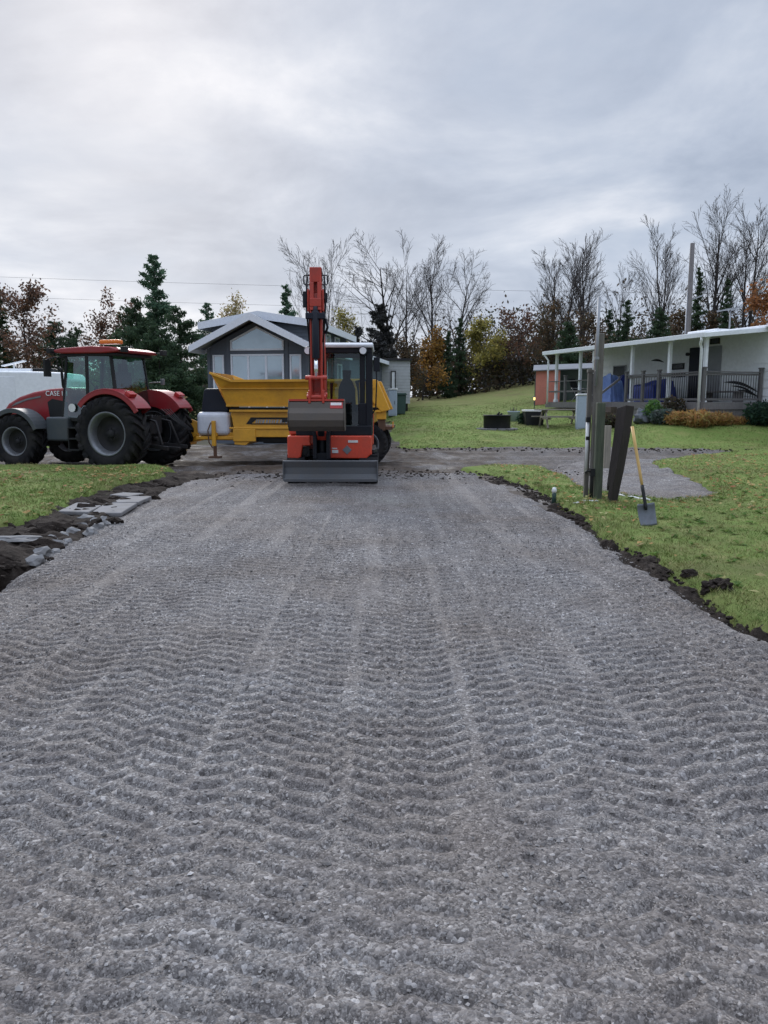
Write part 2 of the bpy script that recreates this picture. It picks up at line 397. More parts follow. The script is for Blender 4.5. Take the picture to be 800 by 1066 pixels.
# ---------------------------------------------------------------- camera, world, sun
cam = bpy.data.cameras.new('camera'); cam.sensor_fit = 'HORIZONTAL'; cam.sensor_width = 36; cam.lens = 36*F/800
cam.clip_start = .05; cam.clip_end = 3000
co_ = bpy.data.objects.new('camera', cam); COL.objects.link(co_); co_.location = (0, 0, CAMZ); co_.rotation_euler = (math.pi/2-PITCH, 0, 0)
scene.camera = co_
SUN_EL, SUN_AZ = 27.0, -18.0      # azimuth measured from the view direction, negative = to the left
w = bpy.data.worlds.new('World'); scene.world = w; w.use_nodes = True
class WT(NT):
    def __init__(s): s.t = w.node_tree
wt = WT(); bg = w.node_tree.nodes['Background']
sky = wt.n('ShaderNodeTexSky', sky_type='NISHITA', sun_disc=False, sun_elevation=R(SUN_EL), sun_rotation=R(SUN_AZ), air_density=1.0, dust_density=2.0)
d = wt.coord('Generated'); sx = wt.n('ShaderNodeSeparateXYZ'); w.node_tree.links.new(d, sx.inputs[0])
zz = wt.math('ADD', wt.math('MAXIMUM', sx.outputs[2], 0.0), .22)
cx = wt.math('DIVIDE', sx.outputs[0], zz); cy = wt.math('DIVIDE', sx.outputs[1], zz)
cb = wt.n('ShaderNodeCombineXYZ', i_0=cx, i_1=cy, i_2=8.8)
n1 = wt.noise(1.45, 8, .56, cb.outputs[0], .3)
mp = wt.n('ShaderNodeMapping'); w.node_tree.links.new(cb.outputs[0], mp.inputs[0]); mp.inputs['Location'].default_value = (3.3, 1.7, 0)
n2 = wt.noise(1.9, 5, .55, mp.outputs[0], .5)
SB = 4.45
cl = wt.ramp(n1, [(.35, (.60, .71, .92)), (.44, (.73, .84, 1.05)), (.51, (.86, .97, 1.18)), (.58, (1.02, 1.12, 1.31)), (.69, (1.34, 1.40, 1.54))])
cl = wt.mix(cl, (.74, .88, 1.12), wt.ramp(n2, [(.50, 0.0), (.72, .75)]))
el = wt.n('ShaderNodeMapRange', i_From_Min=.44, i_From_Max=.95, i_To_Min=1.0, i_To_Max=3.6); w.node_tree.links.new(sx.outputs[2], el.inputs[0])
lo = wt.n('ShaderNodeMapRange', i_From_Min=.0, i_From_Max=.22, i_To_Min=1.22, i_To_Max=1.0); w.node_tree.links.new(sx.outputs[2], lo.inputs[0])
sc_ = wt.math('MULTIPLY', wt.math('MULTIPLY', el.outputs[0], lo.outputs[0]), SB)
vm = wt.n('ShaderNodeVectorMath', operation='SCALE'); w.node_tree.links.new(cl, vm.inputs[0]); w.node_tree.links.new(sc_, vm.inputs['Scale'])
fin = wt.mix(sky.outputs[0], vm.outputs[0], .93)
w.node_tree.links.new(fin, bg.inputs[0]); bg.inputs[1].default_value = .105
sl = bpy.data.lights.new('sun', 'SUN'); sl.energy = 1.5; sl.angle = R(11); sl.color = (1, .965, .92)
so = bpy.data.objects.new('sun', sl); COL.objects.link(so)
az = R(SUN_AZ); e = R(SUN_EL)
dirv = Vector((math.sin(az)*math.cos(e), math.cos(az)*math.cos(e), math.sin(e)))
so.rotation_euler = dirv.to_track_quat('Z', 'Y').to_euler(); so.location = dirv*60
vs_ = scene.view_settings; vs_.view_transform = 'Standard'; vs_.look = 'None'; vs_.exposure = .3; vs_.gamma = 1; vs_.use_curve_mapping = False
scene.cycles.max_bounces = 6; scene.cycles.diffuse_bounces = 3; scene.cycles.glossy_bounces = 3; scene.cycles.transparent_max_bounces = 10
# ================================================================ GROUND
def poly_sd(x, y, poly):
    """signed distance to a polygon, positive inside"""
    x = np.asarray(x, float); y = np.asarray(y, float)
    ins = np.zeros(x.shape, bool); d2 = np.full(x.shape, 1e12)
    n = len(poly)
    for k in range(n):
        ax, ay = poly[k]; bx, by = poly[(k+1) % n]
        c = ((ay > y) != (by > y)) & (x < (bx-ax)*(y-ay)/((by-ay) if by != ay else 1e-9)+ax)
        ins ^= c
        ex, ey = bx-ax, by-ay; t = np.clip(((x-ax)*ex+(y-ay)*ey)/(ex*ex+ey*ey+1e-12), 0, 1)
        d2 = np.minimum(d2, (x-ax-t*ex)**2+(y-ay-t*ey)**2)
    d = np.sqrt(d2); return np.where(ins, d, -d)
def gp(*pts): return [G(px, py) for px, py in pts]
DRIVE = [(-3.05, -6), (-3.05, 5.0)]+gp((12, 604), (70, 566), (112, 536), (150, 518), (192, 502), (240, 495))+[(-2.2, 17.2), (2.1, 17.2)]+gp((497, 496), (540, 512), (570, 528), (600, 544), (650, 576), (690, 601), (745, 636), (800, 668))+[(2.55, 4.0), (2.5, -6)]
RLAWN = gp((482, 490), (520, 486.5), (560, 487.5), (590, 499), (614, 514), (650, 520), (700, 523), (742, 521), (745, 510), (715, 496), (678, 483), (720, 477), (800, 472.5))+[(40, 20.5), (40, -6), (2.72, -6), (2.75, 4)]+gp((802, 664), (747, 629), (692, 594), (652, 570), (604, 538), (574, 519), (545, 506), (508, 496))
LLAWN = gp((-900, 491), (0, 489), (100, 489), (150, 490), (180, 493), (172, 502), (122, 513), (76, 531), (48, 546), (0, 558), (-80, 582), (-300, 640))+[(-16, 6), (-60, 6), (-60, 18)]
FLAWN = [(.3, 24.4), (4, 24.3), (9, 24.0), (16, 23.0), (45, 22.0), (90, 22), (90, 66), (-.5, 66), (-.3, 45), (.2, 34)]
LFLAWN = [(-60, 25), (-13, 25.5), (-7.4, 25.8), (-7.4, 60), (-60, 60)]

def heightfield(name, xs, ys, zf, mat, keep=None, smooth=True):
    X, Y = np.meshgrid(xs, ys); Z = zf(X, Y)
    v = np.stack([X, Y, Z], -1).reshape(-1, 3); nx = len(xs); ny = len(ys)
    i = (np.arange(ny-1)[:, None]*nx+np.arange(nx-1)[None, :]).ravel()
    f = np.stack([i, i+1, i+1+nx, i+nx], 1)
    if keep is not None:
        c = v[f].mean(1); f = f[keep(c[:, 0], c[:, 1])]
        u, inv = np.unique(f, return_inverse=True); v = v[u]; f = inv.reshape(-1, 4)
    return npmesh(name, v, f, mat, smooth=smooth)
def struct(o): o['kind'] = 'structure'; return o
def stuff(o): o['kind'] = 'stuff'; return o

# base ground sheet to the horizon
xs = np.concatenate([[-900, -500, -250, -140], np.arange(-90, 90.1, 1.0), [140, 250, 500, 900]])
ys = np.concatenate([[-300, -100, -40], np.arange(-20, 90.1, 1.0), [110, 150, 250, 500, 900]])
def zbase(X, Y):
    z = H(X, Y)-.10
    z = z-.55*ss(-2.4, -3.4, X)*ss(9.5, 7.5, Y)*ss(2, 4, Y)*ss(-9, -6, X)
    return z
struct(heightfield('ground', xs, ys, zbase, M['litterground']))

# muddy gravel road, with ruts
def road_z(X, Y):
    z = H(X, Y)-.015+.05*fbm(X, Y, .5, 3, 3)
    rut = np.zeros_like(z)
    for k, (c, wd, dp) in enumerate([(17.0, .35, .05), (18.3, .4, .05), (20.0, .35, .045), (21.6, .4, .05), (23.0, .3, .04)]):
        cc = c+.5*vn(X, X*0, .13, 40+k)+.02*X
        rut += -dp*np.exp(-((Y-cc)/wd)**2)+dp*.6*np.exp(-((Y-cc-wd*1.5)/(wd*.6))**2)
    near = ss(26.5, 24, Y)
    z = z+(rut+.045*fbm(X, Y, 2.2, 9, 4)+.03*np.abs(fbm(X, Y, 6, 21, 3)))*near
    # churned ridges pushed up beside the excavator and along the far verge
    z = z+.09*np.exp(-((Y-16.2)/.35)**2)*(.5+fbm(X, Y, 3, 5))*(ss(.3, .9, np.abs(X+1))*ss(3.2, 1.5, np.abs(X)))
    z = z+.07*np.exp(-((Y-24.2)/.25)**2)*(.6+1.2*fbm(X, Y, 2.5, 6))*ss(0, 2, X)
    return z
struct(heightfield('gravel_road', np.arange(-20, 22, .075), np.arange(11.4, 26.6, .06), road_z, M['mudgravel'],
    keep=lambda x, y: (poly_sd(x, y, DRIVE) < .3) & ((y > 15.2) | (x > 2.2))))

# ---- driveway with crawler tread prints
rng = np.random.default_rng(5)
def drive_z(X, Y):
    z = H(X, Y)+.035+.02*fbm(X, Y, .55, 31, 3)
    tread = np.zeros_like(X); cov = np.zeros_like(X)
    passes = []
    for x0 in np.arange(-3.7, 3.0, .155):
        passes.append((x0+rng.uniform(-.05, .05), rng.uniform(-.018, .018), rng.uniform(-.0010, .0010), rng.uniform(.075, .105)))
    for k in range(16): passes.append((rng.uniform(-3.4, 2.4), rng.uniform(-.05, .05), rng.uniform(-.002, .002), rng.uniform(.07, .11)))
    rng.shuffle(passes)
    wob = .03*vn(X, Y, .7, 77); jit = .10*vn(X, Y, 1.8, 50)+.10*vn(X, Y, 6, 51); am = .9+.7*vn(X, Y, 1.3, 70)
    for k, (x0, sl_, cv, hw) in enumerate(passes):
        xc = x0+sl_*(Y-6)+cv*(Y-6)**2+wob
        u = (X-xc)/hw; au = np.abs(u)
        wgt = ss(1.10, .80, au)
        wgt = wgt*ss(-.30, -.05, vn(X[:, :1]*0+k*3.7, Y[:, :1], .45, 90)+.12)
        sk = rng.choice([-1, 1])*rng.uniform(.15, .5)
        ph = Y/.116+sk*u+rng.uniform(0, 1)+jit
        fr = ph-np.floor(ph)
        lug = ss(.0, .15, fr)*(1-ss(.55, 1.0, fr))
        hh = .0265*(1-.12*ss(3.6, 1.8, Y))*(lug-.55)*am-.009*(1-au**2)
        tread = tread*(1-wgt)+hh*wgt
    fade = .65+.35*ss(-.25, .05, fbm(X, Y, .55, 12, 3)+.08)
    z = z+tread*fade
    g = .007*fbm(X, Y, 10, 61, 2)*(.5+.5*ss(4.5, 2, Y))+.004*vn(X, Y, 38, 62)+.003*vn(X, Y, 70, 63)
    z = z+g+.012*fbm(X, Y, 2.2, 64, 3)
    sd = poly_sd(X, Y, DRIVE)
    return z-.16*ss(.20, -.16, sd+.22*fbm(X, Y, 2.6, 66, 5))
ysd = [-5.0]
while ysd[-1] < 17.3:
    y = ysd[-1]; ysd.append(y+(.12 if y < 1.0 else min(.023, max(.0115, .0034*y))))
struct(heightfield('driveway', np.arange(-4.7, 3.3, .0155), np.array(ysd), drive_z, M['gravel'],
    keep=lambda x, y: poly_sd(x, y, DRIVE)+.16*fbm(x, y, 2.2, 33, 3) > -.10))
def drive_h(x, y):
    return H(x, y)+.04

# loose stones on the driveway: small, many
def stones_mesh(name, P, S, mat, seed):
    r = np.random.default_rng(seed); n = len(P)
    base = np.array([(1, 0, 0), (-1, 0, 0), (0, 1, 0), (0, -1, 0), (0, 0, 1), (0, 0, -1)], float)
    fc = np.array([(0, 2, 4), (2, 1, 4), (1, 3, 4), (3, 0, 4), (2, 0, 5), (1, 2, 5), (3, 1, 5), (0, 3, 5)])
    V = base[None]*r.uniform(.6, 1.25, (n, 6, 1)); V = V+r.normal(0, .16, V.shape)
    V[:, :, 2] *= r.uniform(.45, .8, (n, 1))
    a = r.uniform(0, 2*np.pi, n); ca, sa = np.cos(a)[:, None], np.sin(a)[:, None]
    x = V[:, :, 0]*ca-V[:, :, 1]*sa; y = V[:, :, 0]*sa+V[:, :, 1]*ca
    V = np.stack([x, y, V[:, :, 2]], -1)*S[:, None, None]+P[:, None, :]
    Fc = (fc[None]+6*np.arange(n)[:, None, None]).reshape(-1, 3)
    return npmesh(name, V.reshape(-1, 3), Fc, mat)
r = np.random.default_rng(8)
N = 70000
yy = 1.2+(r.random(N)**2.1)*9; xx = r.uniform(-4.4, 2.7, N)
k = (poly_sd(xx, yy, DRIVE) > .12) & (np.abs(xx) < .62*yy+.7) & (fbm(xx, yy, 1.6, 44, 3)+r.normal(0, .22, N) > -.12)
xx, yy = xx[k], yy[k]
S = np.clip(r.lognormal(math.log(.0044), .42, len(xx)), .0025, .013)*(1+.03*yy)
stuff(stones_mesh('loose_gravel', np.stack([xx, yy, drive_h(xx, yy)+.004+.010*vn(xx, yy, 6, 2)], 1), S, M['stones'], 3))

# lighter gravel spread beside the gate posts
PATCH = gp((566, 487), (600, 480), (650, 476), (690, 478), (715, 494), (752, 510), (750, 523), (700, 526), (650, 523), (612, 517), (588, 501))
def patch_z(X, Y): return road_z(X, Y)+.03+.012*vn(X, Y, 20, 81)+.02*fbm(X, Y, 5, 82, 3)-.10*ss(.35, -.1, poly_sd(X, Y, PATCH)+.25*fbm(X, Y, 1.8, 83, 4))
struct(heightfield('gravel_patch', np.arange(2, 9.5, .035), np.arange(11, 22, .035), patch_z, M['gravel'], keep=lambda x, y: poly_sd(x, y, PATCH) > -.35))
# ---- lawns
def lawn(name, poly, xs, ys, lift, mat, edge=.3, seed=1, namp=.38, grow=0):
    sdn = lambda X, Y: poly_sd(X, Y, poly)+grow+namp*fbm(X, Y, 1.1, seed, 4)
    def zf(X, Y):
        sd = sdn(X, Y)
        return H(X, Y)-.12+(lift+.12)*ss(-.05, edge, sd)+.05*fbm(X, Y, .7, seed+4, 4)+.012*fbm(X, Y, 7, seed+8, 3)
    o = struct(heightfield(name, xs, ys, zf, mat, keep=lambda x, y: sdn(x, y) > -.05))
    return sdn, zf
rs, rz_ = lawn('lawn', RLAWN, np.arange(1.8, 24, .06), np.arange(1.0, 24, .06), .085, M['lawn'], .16, 11, .22, .11)
ls, lz_ = lawn('lawn', LLAWN, np.arange(-24, -3.4, .06), np.arange(6.0, 18.6, .06), .15, M['lawn'], .25, 12, .22, .10)
fs_, fz_ = lawn('lawn', FLAWN, np.arange(-1.5, 60, .3), np.arange(21.5, 66, .2), .05, M['farlawn'], .4, 13)
l2, l2z = lawn('lawn', LFLAWN, np.arange(-60, -7, .4), np.arange(24.5, 60, .4), .05, M['farlawn'], .4, 14)

def blades(name, n, xr, yr, sdf, zf, hmean, wmean, seed, wfun=None, minsd=.02):
    r = np.random.default_rng(seed)
    x = r.uniform(*xr, n); y = r.uniform(*yr, n)
    if wfun is not None:
        k = r.random(n) < wfun(x, y); x, y = x[k], y[k]
    k = (sdf(x, y)+r.normal(0, .05, len(x)) > minsd) & (fbm(x, y, 1.3, seed+5, 3)+r.normal(0, .3, len(x)) > -.6); x, y = x[k], y[k]
    x = np.repeat(x, 3)+r.normal(0, .012, 3*len(x)); y = np.repeat(y, 3)+r.normal(0, .012, 3*len(y)); n = len(x)
    z = zf(x, y)-.004
    h = hmean*r.lognormal(0, .35, n)*(1+1.1*fbm(x, y, .9, seed+2, 3)); wd = wmean*r.uniform(.7, 1.4, n)*(.55+.045*y)
    a = r.uniform(0, 2*np.pi, n); b = r.uniform(0, 2*np.pi, n); ln = np.abs(r.normal(.75, .45, n))*h
    dx, dy = np.cos(a)*wd/2, np.sin(a)*wd/2
    V = np.empty((n, 3, 3))
    V[:, 0] = np.stack([x-dx, y-dy, z], 1); V[:, 1] = np.stack([x+dx, y+dy, z], 1)
    V[:, 2] = np.stack([x+np.cos(b)*ln, y+np.sin(b)*ln, z+h], 1)
    o = npmesh(name, V.reshape(-1, 3), np.arange(3*n).reshape(-1, 3), M['blades']); return stuff(o)
vis = lambda x, y: (x < .75*y+3).astype(float)*np.clip(7/np.maximum(y, 3), .2, 1)**1.3
blades('grass', 200000, (2.3, 14), (1.5, 24), rs, rz_, .026, .0075, 21, vis)
blades('grass', 70000, (-15, -3.8), (7, 18.4), ls, lz_, .030, .0085, 22, lambda x, y: np.clip(10/np.maximum(y, 3), .2, 1))
blades('grass', 150000, (-1, 30), (23.5, 46), fs_, fz_, .03, .006, 23, lambda x, y: (np.abs(x) < .6*y)*np.clip(26/y, 0, 1)**2)

# fallen leaves on the lawns
def leaves_on(name, n, xr, yr, sdf, zf, seed, size=.045, clus=None):
    r = np.random.default_rng(seed); x = r.uniform(*xr, n); y = r.uniform(*yr, n)
    k = (sdf(x, y) > -.1) & (fbm(x, y, .8, seed, 3)+r.normal(0, .2, n) > .0); x, y = x[k], y[k]; n = len(x)
    z = zf(x, y)+.034; s = size*r.uniform(.6, 1.5, n); a = r.uniform(0, 6.28, n)
    V = np.empty((n, 4, 3))
    for q in range(4):
        aa = a+q*math.pi/2; rr = s*(1.0 if q % 2 else .6)/1.4
        V[:, q] = np.stack([x+np.cos(aa)*rr, y+np.sin(aa)*rr, z+r.uniform(-.012, .022, n)], 1)
    return stuff(npmesh(name, V.reshape(-1, 3), np.arange(4*n).reshape(-1, 4), M['fallen']))
leaves_on('fallen_leaves', 5200, (2.6, 12), (4, 22), rs, rz_, 31, .055)
leaves_on('fallen_leaves', 3600, (-12, -3.9), (8, 17), ls, lz_, 32, .06)

# ---- bare soil: broken verge by the driveway's left side with the dug hole
def bank_z(X, Y):
    z = H(X, Y)+.03-.02*ss(-3.6, -3.0, X)+.04*ss(-3.4, -4.6, X)
    z = z+.10*fbm(X, Y, 2.6, 51, 4)+.06*np.abs(fbm(X, Y, 6, 52, 3))
    hole = ss(1.0, .78, np.sqrt(((X+4.05)/.95)**2+((Y-6.55)/.95)**2)+.3*fbm(X, Y, 2.5, 57, 3))
    z = z-.55*hole+.12*np.exp(-(((Y-7.75)/.3)**2))*ss(-3.3, -3.8, X)*(.8+fbm(X, Y, 2, 53))
    return z-.15*ss(.0, .35, poly_sd(X, Y, DRIVE))
struct(heightfield('bare_soil', np.arange(-9, -1.8, .04), np.arange(4.2, 16.4, .04), bank_z, M['soil'],
    keep=lambda x, y: (poly_sd(x, y, DRIVE) < .35) & (poly_sd(x, y, LLAWN) < .15), smooth=True))
def lip_z(X, Y):
    sd = poly_sd(X, Y, DRIVE); sr = poly_sd(X, Y, RLAWN)
    return H(X, Y)-.015+.09*fbm(X, Y, 4.5, 71, 4)+.09*np.abs(fbm(X, Y, 11, 72, 3))-.10*ss(0, .2, sd)-.14*ss(.02, .2, sr)
struct(heightfield('bare_soil', np.arange(1.6, 5.2, .022), np.arange(2.6, 16.2, .022), lip_z, M['soil'],
    keep=lambda x, y: (poly_sd(x, y, DRIVE) < .2) & (poly_sd(x, y, RLAWN) < .25) & (poly_sd(x, y, DRIVE) > -.6), smooth=True))

def clods(name, path, n, smin, smax, seed, spread=.12, mat='soil'):
    rr = random.Random(seed); mb = MB(); L = []
    for a, b in zip(path[:-1], path[1:]): L.append(math.dist(a, b))
    tot = sum(L)
    for k in range(n):
        t = rr.uniform(0, tot); i = 0
        while t > L[i] and i < len(L)-1: t -= L[i]; i += 1
        a, b = path[i], path[i+1]; u = t/L[i]
        x = a[0]+(b[0]-a[0])*u+rr.gauss(0, spread); y = a[1]+(b[1]-a[1])*u+rr.gauss(0, spread)
        s = smin+(smax-smin)*rr.random()**2.5
        mb.lump((x, y, Hf(x, y)+.03+s*.12), s, rr, 0, 1 if s < .05 else 2, .4, (1.2, 1, .7))
    return stuff(mb.build(name, M[mat]))
redge = gp((505, 494), (543, 508), (572, 523), (602, 541), (652, 572), (692, 597), (746, 632), (801, 665))+[(2.62, 3)]
clods('soil_crumbs', redge, 700, .005, .03, 41, .09)
clods('soil_crumbs', gp((585, 527), (596, 535), (604, 541)), 70, .012, .05, 42, .07)
ledge = gp((0, 604), (30, 585), (60, 566), (100, 545), (150, 520), (195, 502))
clods('soil_crumbs', [(x-.35, y) for x, y in ledge], 420, .02, .13, 43, .22)
clods('soil_crumbs', gp((0, 562), (40, 548), (65, 536), (140, 528)), 160, .02, .10, 47, .15)
clods('soil_crumbs', [(-3.6, 16.4), (-1.9, 16.6), (.3, 16.7), (2.6, 16.9)], 600, .006, .032, 44, .5)
clods('soil_crumbs', [(.3, 24.1), (4, 24.0), (9, 23.8), (16, 23.0)], 700, .008, .04, 45, .3)
clods('soil_crumbs', [(-4.8, 15.2), (-2.8, 16.2), (2.4, 16.4), (4.5, 17.5)], 400, .006, .035, 46, .6)
# two big clods of turf and soil at the verge
rr = random.Random(3)
for (px, py, s, lab) in [(716, 607, .06, 'dark clod of soil on the lawn edge, the farther of the two big clods'), (742, 622, .085, 'large dark clod of turf and soil bulging over the lawn edge')]:
    x, y = G(px, py); mb = MB()
    for q in range(7): mb.lump((rr.gauss(0, s*.5), rr.gauss(0, s*.5), s*.3+rr.uniform(0, s*.35)), s*rr.uniform(.35, .75), rr, 0, 3, .45, (1.1, 1, .8))
    o = mb.build('soil_clod', M['soil']); o.location = (x, y, .06); tag(o, lab, 'soil clod')

# paving slabs left over at the lawn corner
def slab(poly, z, lab, tilt=0):
    cx_ = sum(p[0] for p in poly)/len(poly); cy_ = sum(p[1] for p in poly)/len(poly)
    mb = MB(); mb.prism([(p[0]-cx_, p[1]-cy_) for p in poly], 0, .06, 'z')
    o = mb.build('paving_slab', M['concrete'], bevel=.015); o.location = (cx_, cy_, z); o.rotation_euler = (tilt, tilt*.6, 0)
    tag(o, lab, 'paving slab', 'paving slabs at the lawn corner')
zt = .045
def gz(px, py): return G(px, py, zt+.07)
slab([gz(60, 531), gz(92, 532), gz(108, 524), gz(82, 521)], zt, 'grey concrete slab nearest the grass, at the low end of the broken paving')
slab([gz(94, 532.3), gz(126, 532), gz(143, 523), gz(110, 523.5)], zt, 'broken grey slab overhanging the soil above the white stones', R(1.2))
slab([gz(112, 522.5), gz(144, 522), gz(158, 516), gz(136, 516)], zt+.005, 'cracked slab next to the driveway at the paving middle')
slab([gz(114, 514.4), gz(134, 516), gz(150, 513), gz(128, 512)], zt+.005, 'small slab at the far end of the paving by the lawn')
# pale stones along the broken edge
spots = [(20, 0), (88, 541, .13), (94, 554, .13), (76, 553, .11), (102, 548, .10), (84, 547, .10), (98, 543, .11), (66, 557, .10), (108, 541, .10), (60, 568, .13), (52, 562, .12), (44, 575, .13), (70, 563, .08),
         (118, 536, .11), (126, 532, .09), (134, 528, .09), (112, 545, .09), (142, 525, .09), (38, 583, .12), (92, 537, .08), (150, 522, .08), (57, 574, .08)]
first = None
for q, sp in enumerate(spots[1:]):
    x, y = G(sp[0], sp[1], .05); mb = MB(); mb.lump((0, 0, 0), sp[2]*.68, rr, 0, 2, .3, (1.25, .9, .85))
    o = mb.build('stone', M['stone'], bevel=0); o.location = (x, y, .035); o.rotation_euler = (rr.uniform(-.2, .2), rr.uniform(-.2, .2), rr.uniform(0, 6))
    tag(o, 'pale grey stone in the line of rubble between soil bank and driveway', 'stone', 'rubble stones beside the driveway')
mb = MB(); mb.lump((0, 0, 0), .13, rr, 0, 3, .25, (2.2, .7, .25)); o = mb.build('slab_fragment', M['stone']); x, y = G(14, 561, .12); o.location = (x, y, .12)
tag(o, 'long pale flat stone lying above the dug hole', 'stone')

# longer grass tufts round the posts and along the ragged lawn edges
edge_t = lambda x, y: ((rs(x, y) < .35) | (np.hypot(x-3.2, y-11.4) < .75)).astype(float)*.9
blades('tall_grass', 26000, (2.3, 8), (3.5, 14), rs, rz_, .050, .008, 24, edge_t, -.04)
edge_l = lambda x, y: (ls(x, y) < .4).astype(float)
blades('tall_grass', 14000, (-9, -3.8), (7, 16), ls, lz_, .050, .009, 25, edge_l, -.04)

def weeds(name, n, xr, yr, sdf, zf, seed):
    r = np.random.default_rng(seed); V = []; k = 0
    while k < n:
        x, y = r.uniform(*xr), r.uniform(*yr)
        if sdf(np.array([x]), np.array([y]))[0] < .1 or x > .56*y+1: continue
        k += 1; z = float(zf(np.array([x]), np.array([y]))[0])
        for q in range(r.integers(6, 12)):
            a = r.uniform(0, 6.28); L = r.uniform(.04, .10); w_ = L*.28; c, s_ = math.cos(a), math.sin(a); up = r.uniform(.01, .05)
            V += [(x, y, z+.005), (x+c*L*.55-s_*w_, y+s_*L*.55+c*w_, z+up), (x+c*L, y+s_*L, z+up*.8), (x+c*L*.55+s_*w_, y+s_*L*.55-c*w_, z+up)]
    V = np.array(V); return stuff(npmesh(name, V, np.arange(len(V)).reshape(-1, 4), M['weed']))
M['weed'] = leafmat('weed_leaves', [(.05, .09, .022), (.07, .12, .03), (.09, .14, .035), (.15, .14, .06)], gain=2.3)
weeds('weeds', 170, (2.6, 9), (4, 17), rs, rz_, 91); weeds('weeds', 90, (-9, -3.9), (8, 17), ls, lz_, 92)
# ================================================================ MACHINES
def wheel(parent, c, Rr, w, rim_r, lugs, side, name='wheel', dish=.5, rimmat='rim', flip=1, tread=.045):
    """wheel (hub disc) > tyre, rim. axis along local y, side = +1/-1 outward direction"""
    hb = MB()
    s = side
    hb.lathe([(.001, s*w*.10), (rim_r*.30, s*w*.10), (rim_r*.34, s*w*.02), (rim_r*.72, -s*w*.02), (rim_r*.80, s*w*.10), (rim_r*.97, s*w*.06)], (0, 0, 0), 'y', 36)
    hb.lathe([(.001, s*w*.20), (rim_r*.17, s*w*.20), (rim_r*.2, s*w*.12), (rim_r*.2, 0)], (0, 0, 0), 'y', 20)
    for k in range(8):
        a = k*math.pi/4; hb.cyl((rim_r*.26*math.cos(a), s*w*.09, rim_r*.26*math.sin(a)), (rim_r*.26*math.cos(a), s*w*.14, rim_r*.26*math.sin(a)), .018, n=6)
    h = hb.build(name, M['rimdark'], parent); h.location = c
    rb = MB()
    rb.lathe([(rim_r*.80, s*w*.05), (rim_r*.86, s*w*.30), (rim_r*.93, s*w*.40), (rim_r*1.02, s*w*.45), (rim_r*1.02, s*w*.40), (rim_r*.95, s*w*.1), (rim_r*.95, -s*w*.40), (rim_r*1.02, -s*w*.45), (rim_r*.9, -s*w*.35), (rim_r*.8, -s*w*.05)], (0, 0, 0), 'y', 48)
    rb.build('rim', M[rimmat], h)
    tb = MB(); hw = w/2; c0 = Rr-tread
    tb.lathe([(rim_r*.99, -hw*.82), (rim_r*1.12, -hw*.96), (rim_r+(c0-rim_r)*.55, -hw*1.04), (c0*.965, -hw*.93), (c0, -hw*.6), (c0*1.005, 0), (c0, hw*.6), (c0*.965, hw*.93), (rim_r+(c0-rim_r)*.55, hw*1.04), (rim_r*1.12, hw*.96), (rim_r*.99, hw*.82)], (0, 0, 0), 'y', 56)
    for k in range(lugs):
        for q in (-1, 1):
            a0 = 2*math.pi*(k+(.5 if q > 0 else 0))/lugs
            da = .55*2*math.pi/lugs*1.6*flip; th = .19*2*math.pi/lugs
            vs = []
            for t, yy_, rad, r_in in ((0, -.04*q*hw, Rr*1.0, c0-.02), (.55, .55*q*hw, Rr*.996, c0-.02), (1, 1.0*q*hw, Rr*.965, c0*.93), (1.25, 1.06*q*hw, Rr*.90, c0*.86)):
                a = a0+da*t
                for ta, rad in ((-th*1.25, r_in), (th*1.25, r_in), (th, rad), (-th, rad)):
                    vs.append((rad*math.cos(a+ta), yy_, rad*math.sin(a+ta)))
            fs = []
            for i in range(3):
                for j in range(4): fs.append((i*4+j, i*4+(j+1) % 4, i*4+4+(j+1) % 4, i*4+4+j))
            fs += [(3, 2, 1, 0), (12, 13, 14, 15)]
            tb.add(vs, fs, 0, False)
    tb.build('tyre', M['rubber'], h)
    return h

# ---------------------------------------------------------------- tractor
tz = -.03
tr = thing('farm_tractor', 'dark red farm tractor with big lugged tyres and amber beacon, hitched to the yellow trailer', 'tractor', (-6.1, 19.1, tz), R(162))
for s in (1, -1):
    wheel(tr, (0, .93*s, .88), .88, .56, .51, 22, s, tread=.06, flip=-s)
    h = wheel(tr, (2.75, .93*s, .66), .67, .44, .355, 18, s, tread=.05, flip=-s); h.rotation_euler = (0, 0, R(3))
mb = MB(); mb.b2(-.45, 1.0, -.30, .30, .55, 1.2); mb.b2(1.0, 3.3, -.24, .24, .62, 1.15); mb.cyl((0, -.9, .88), (0, .9, .88), .15, n=16)
mb.cyl((2.75, -.85, .66), (2.75, .85, .66), .09, n=12); mb.b2(2.5, 3.0, -.2, .2, .5, .9)
mb.b2(3.3, 3.75, -.3, .3, .62, 1.05)
mb.build('chassis', M['darksteel'], tr, .02)
mb = MB()
prof = [(1.62, 1.98), (2.2, 1.95), (2.75, 1.87), (3.2, 1.75), (3.55, 1.58), (3.74, 1.38), (3.78, 1.1), (3.7, 1.0), (3.0, 1.0), (2.4, 1.12), (1.62, 1.12)]
mb.prism(prof, -.40, .40, 'y'); hood = mb.build('hood', M['tractor_red'], tr, .07, 3)
for s in (1, -1):
    y = .401*s; q = .006*s; mb = MB()
    mb.prism([(1.70, 1.62), (2.15, 1.70), (2.3, 1.62), (2.25, 1.18), (1.70, 1.16)], y, y+q*1.5, 'y')
    mb.prism([(1.72, 1.17), (2.4, 1.19), (2.4, 1.13), (1.72, 1.12)], y, y+q, 'y'); mb.build('side_grille', M['black'], hood)
mb = MB(); mb.b2(3.76, 3.80, -.3, .3, 1.1, 1.4); mb.build('grille', M['black'], hood)
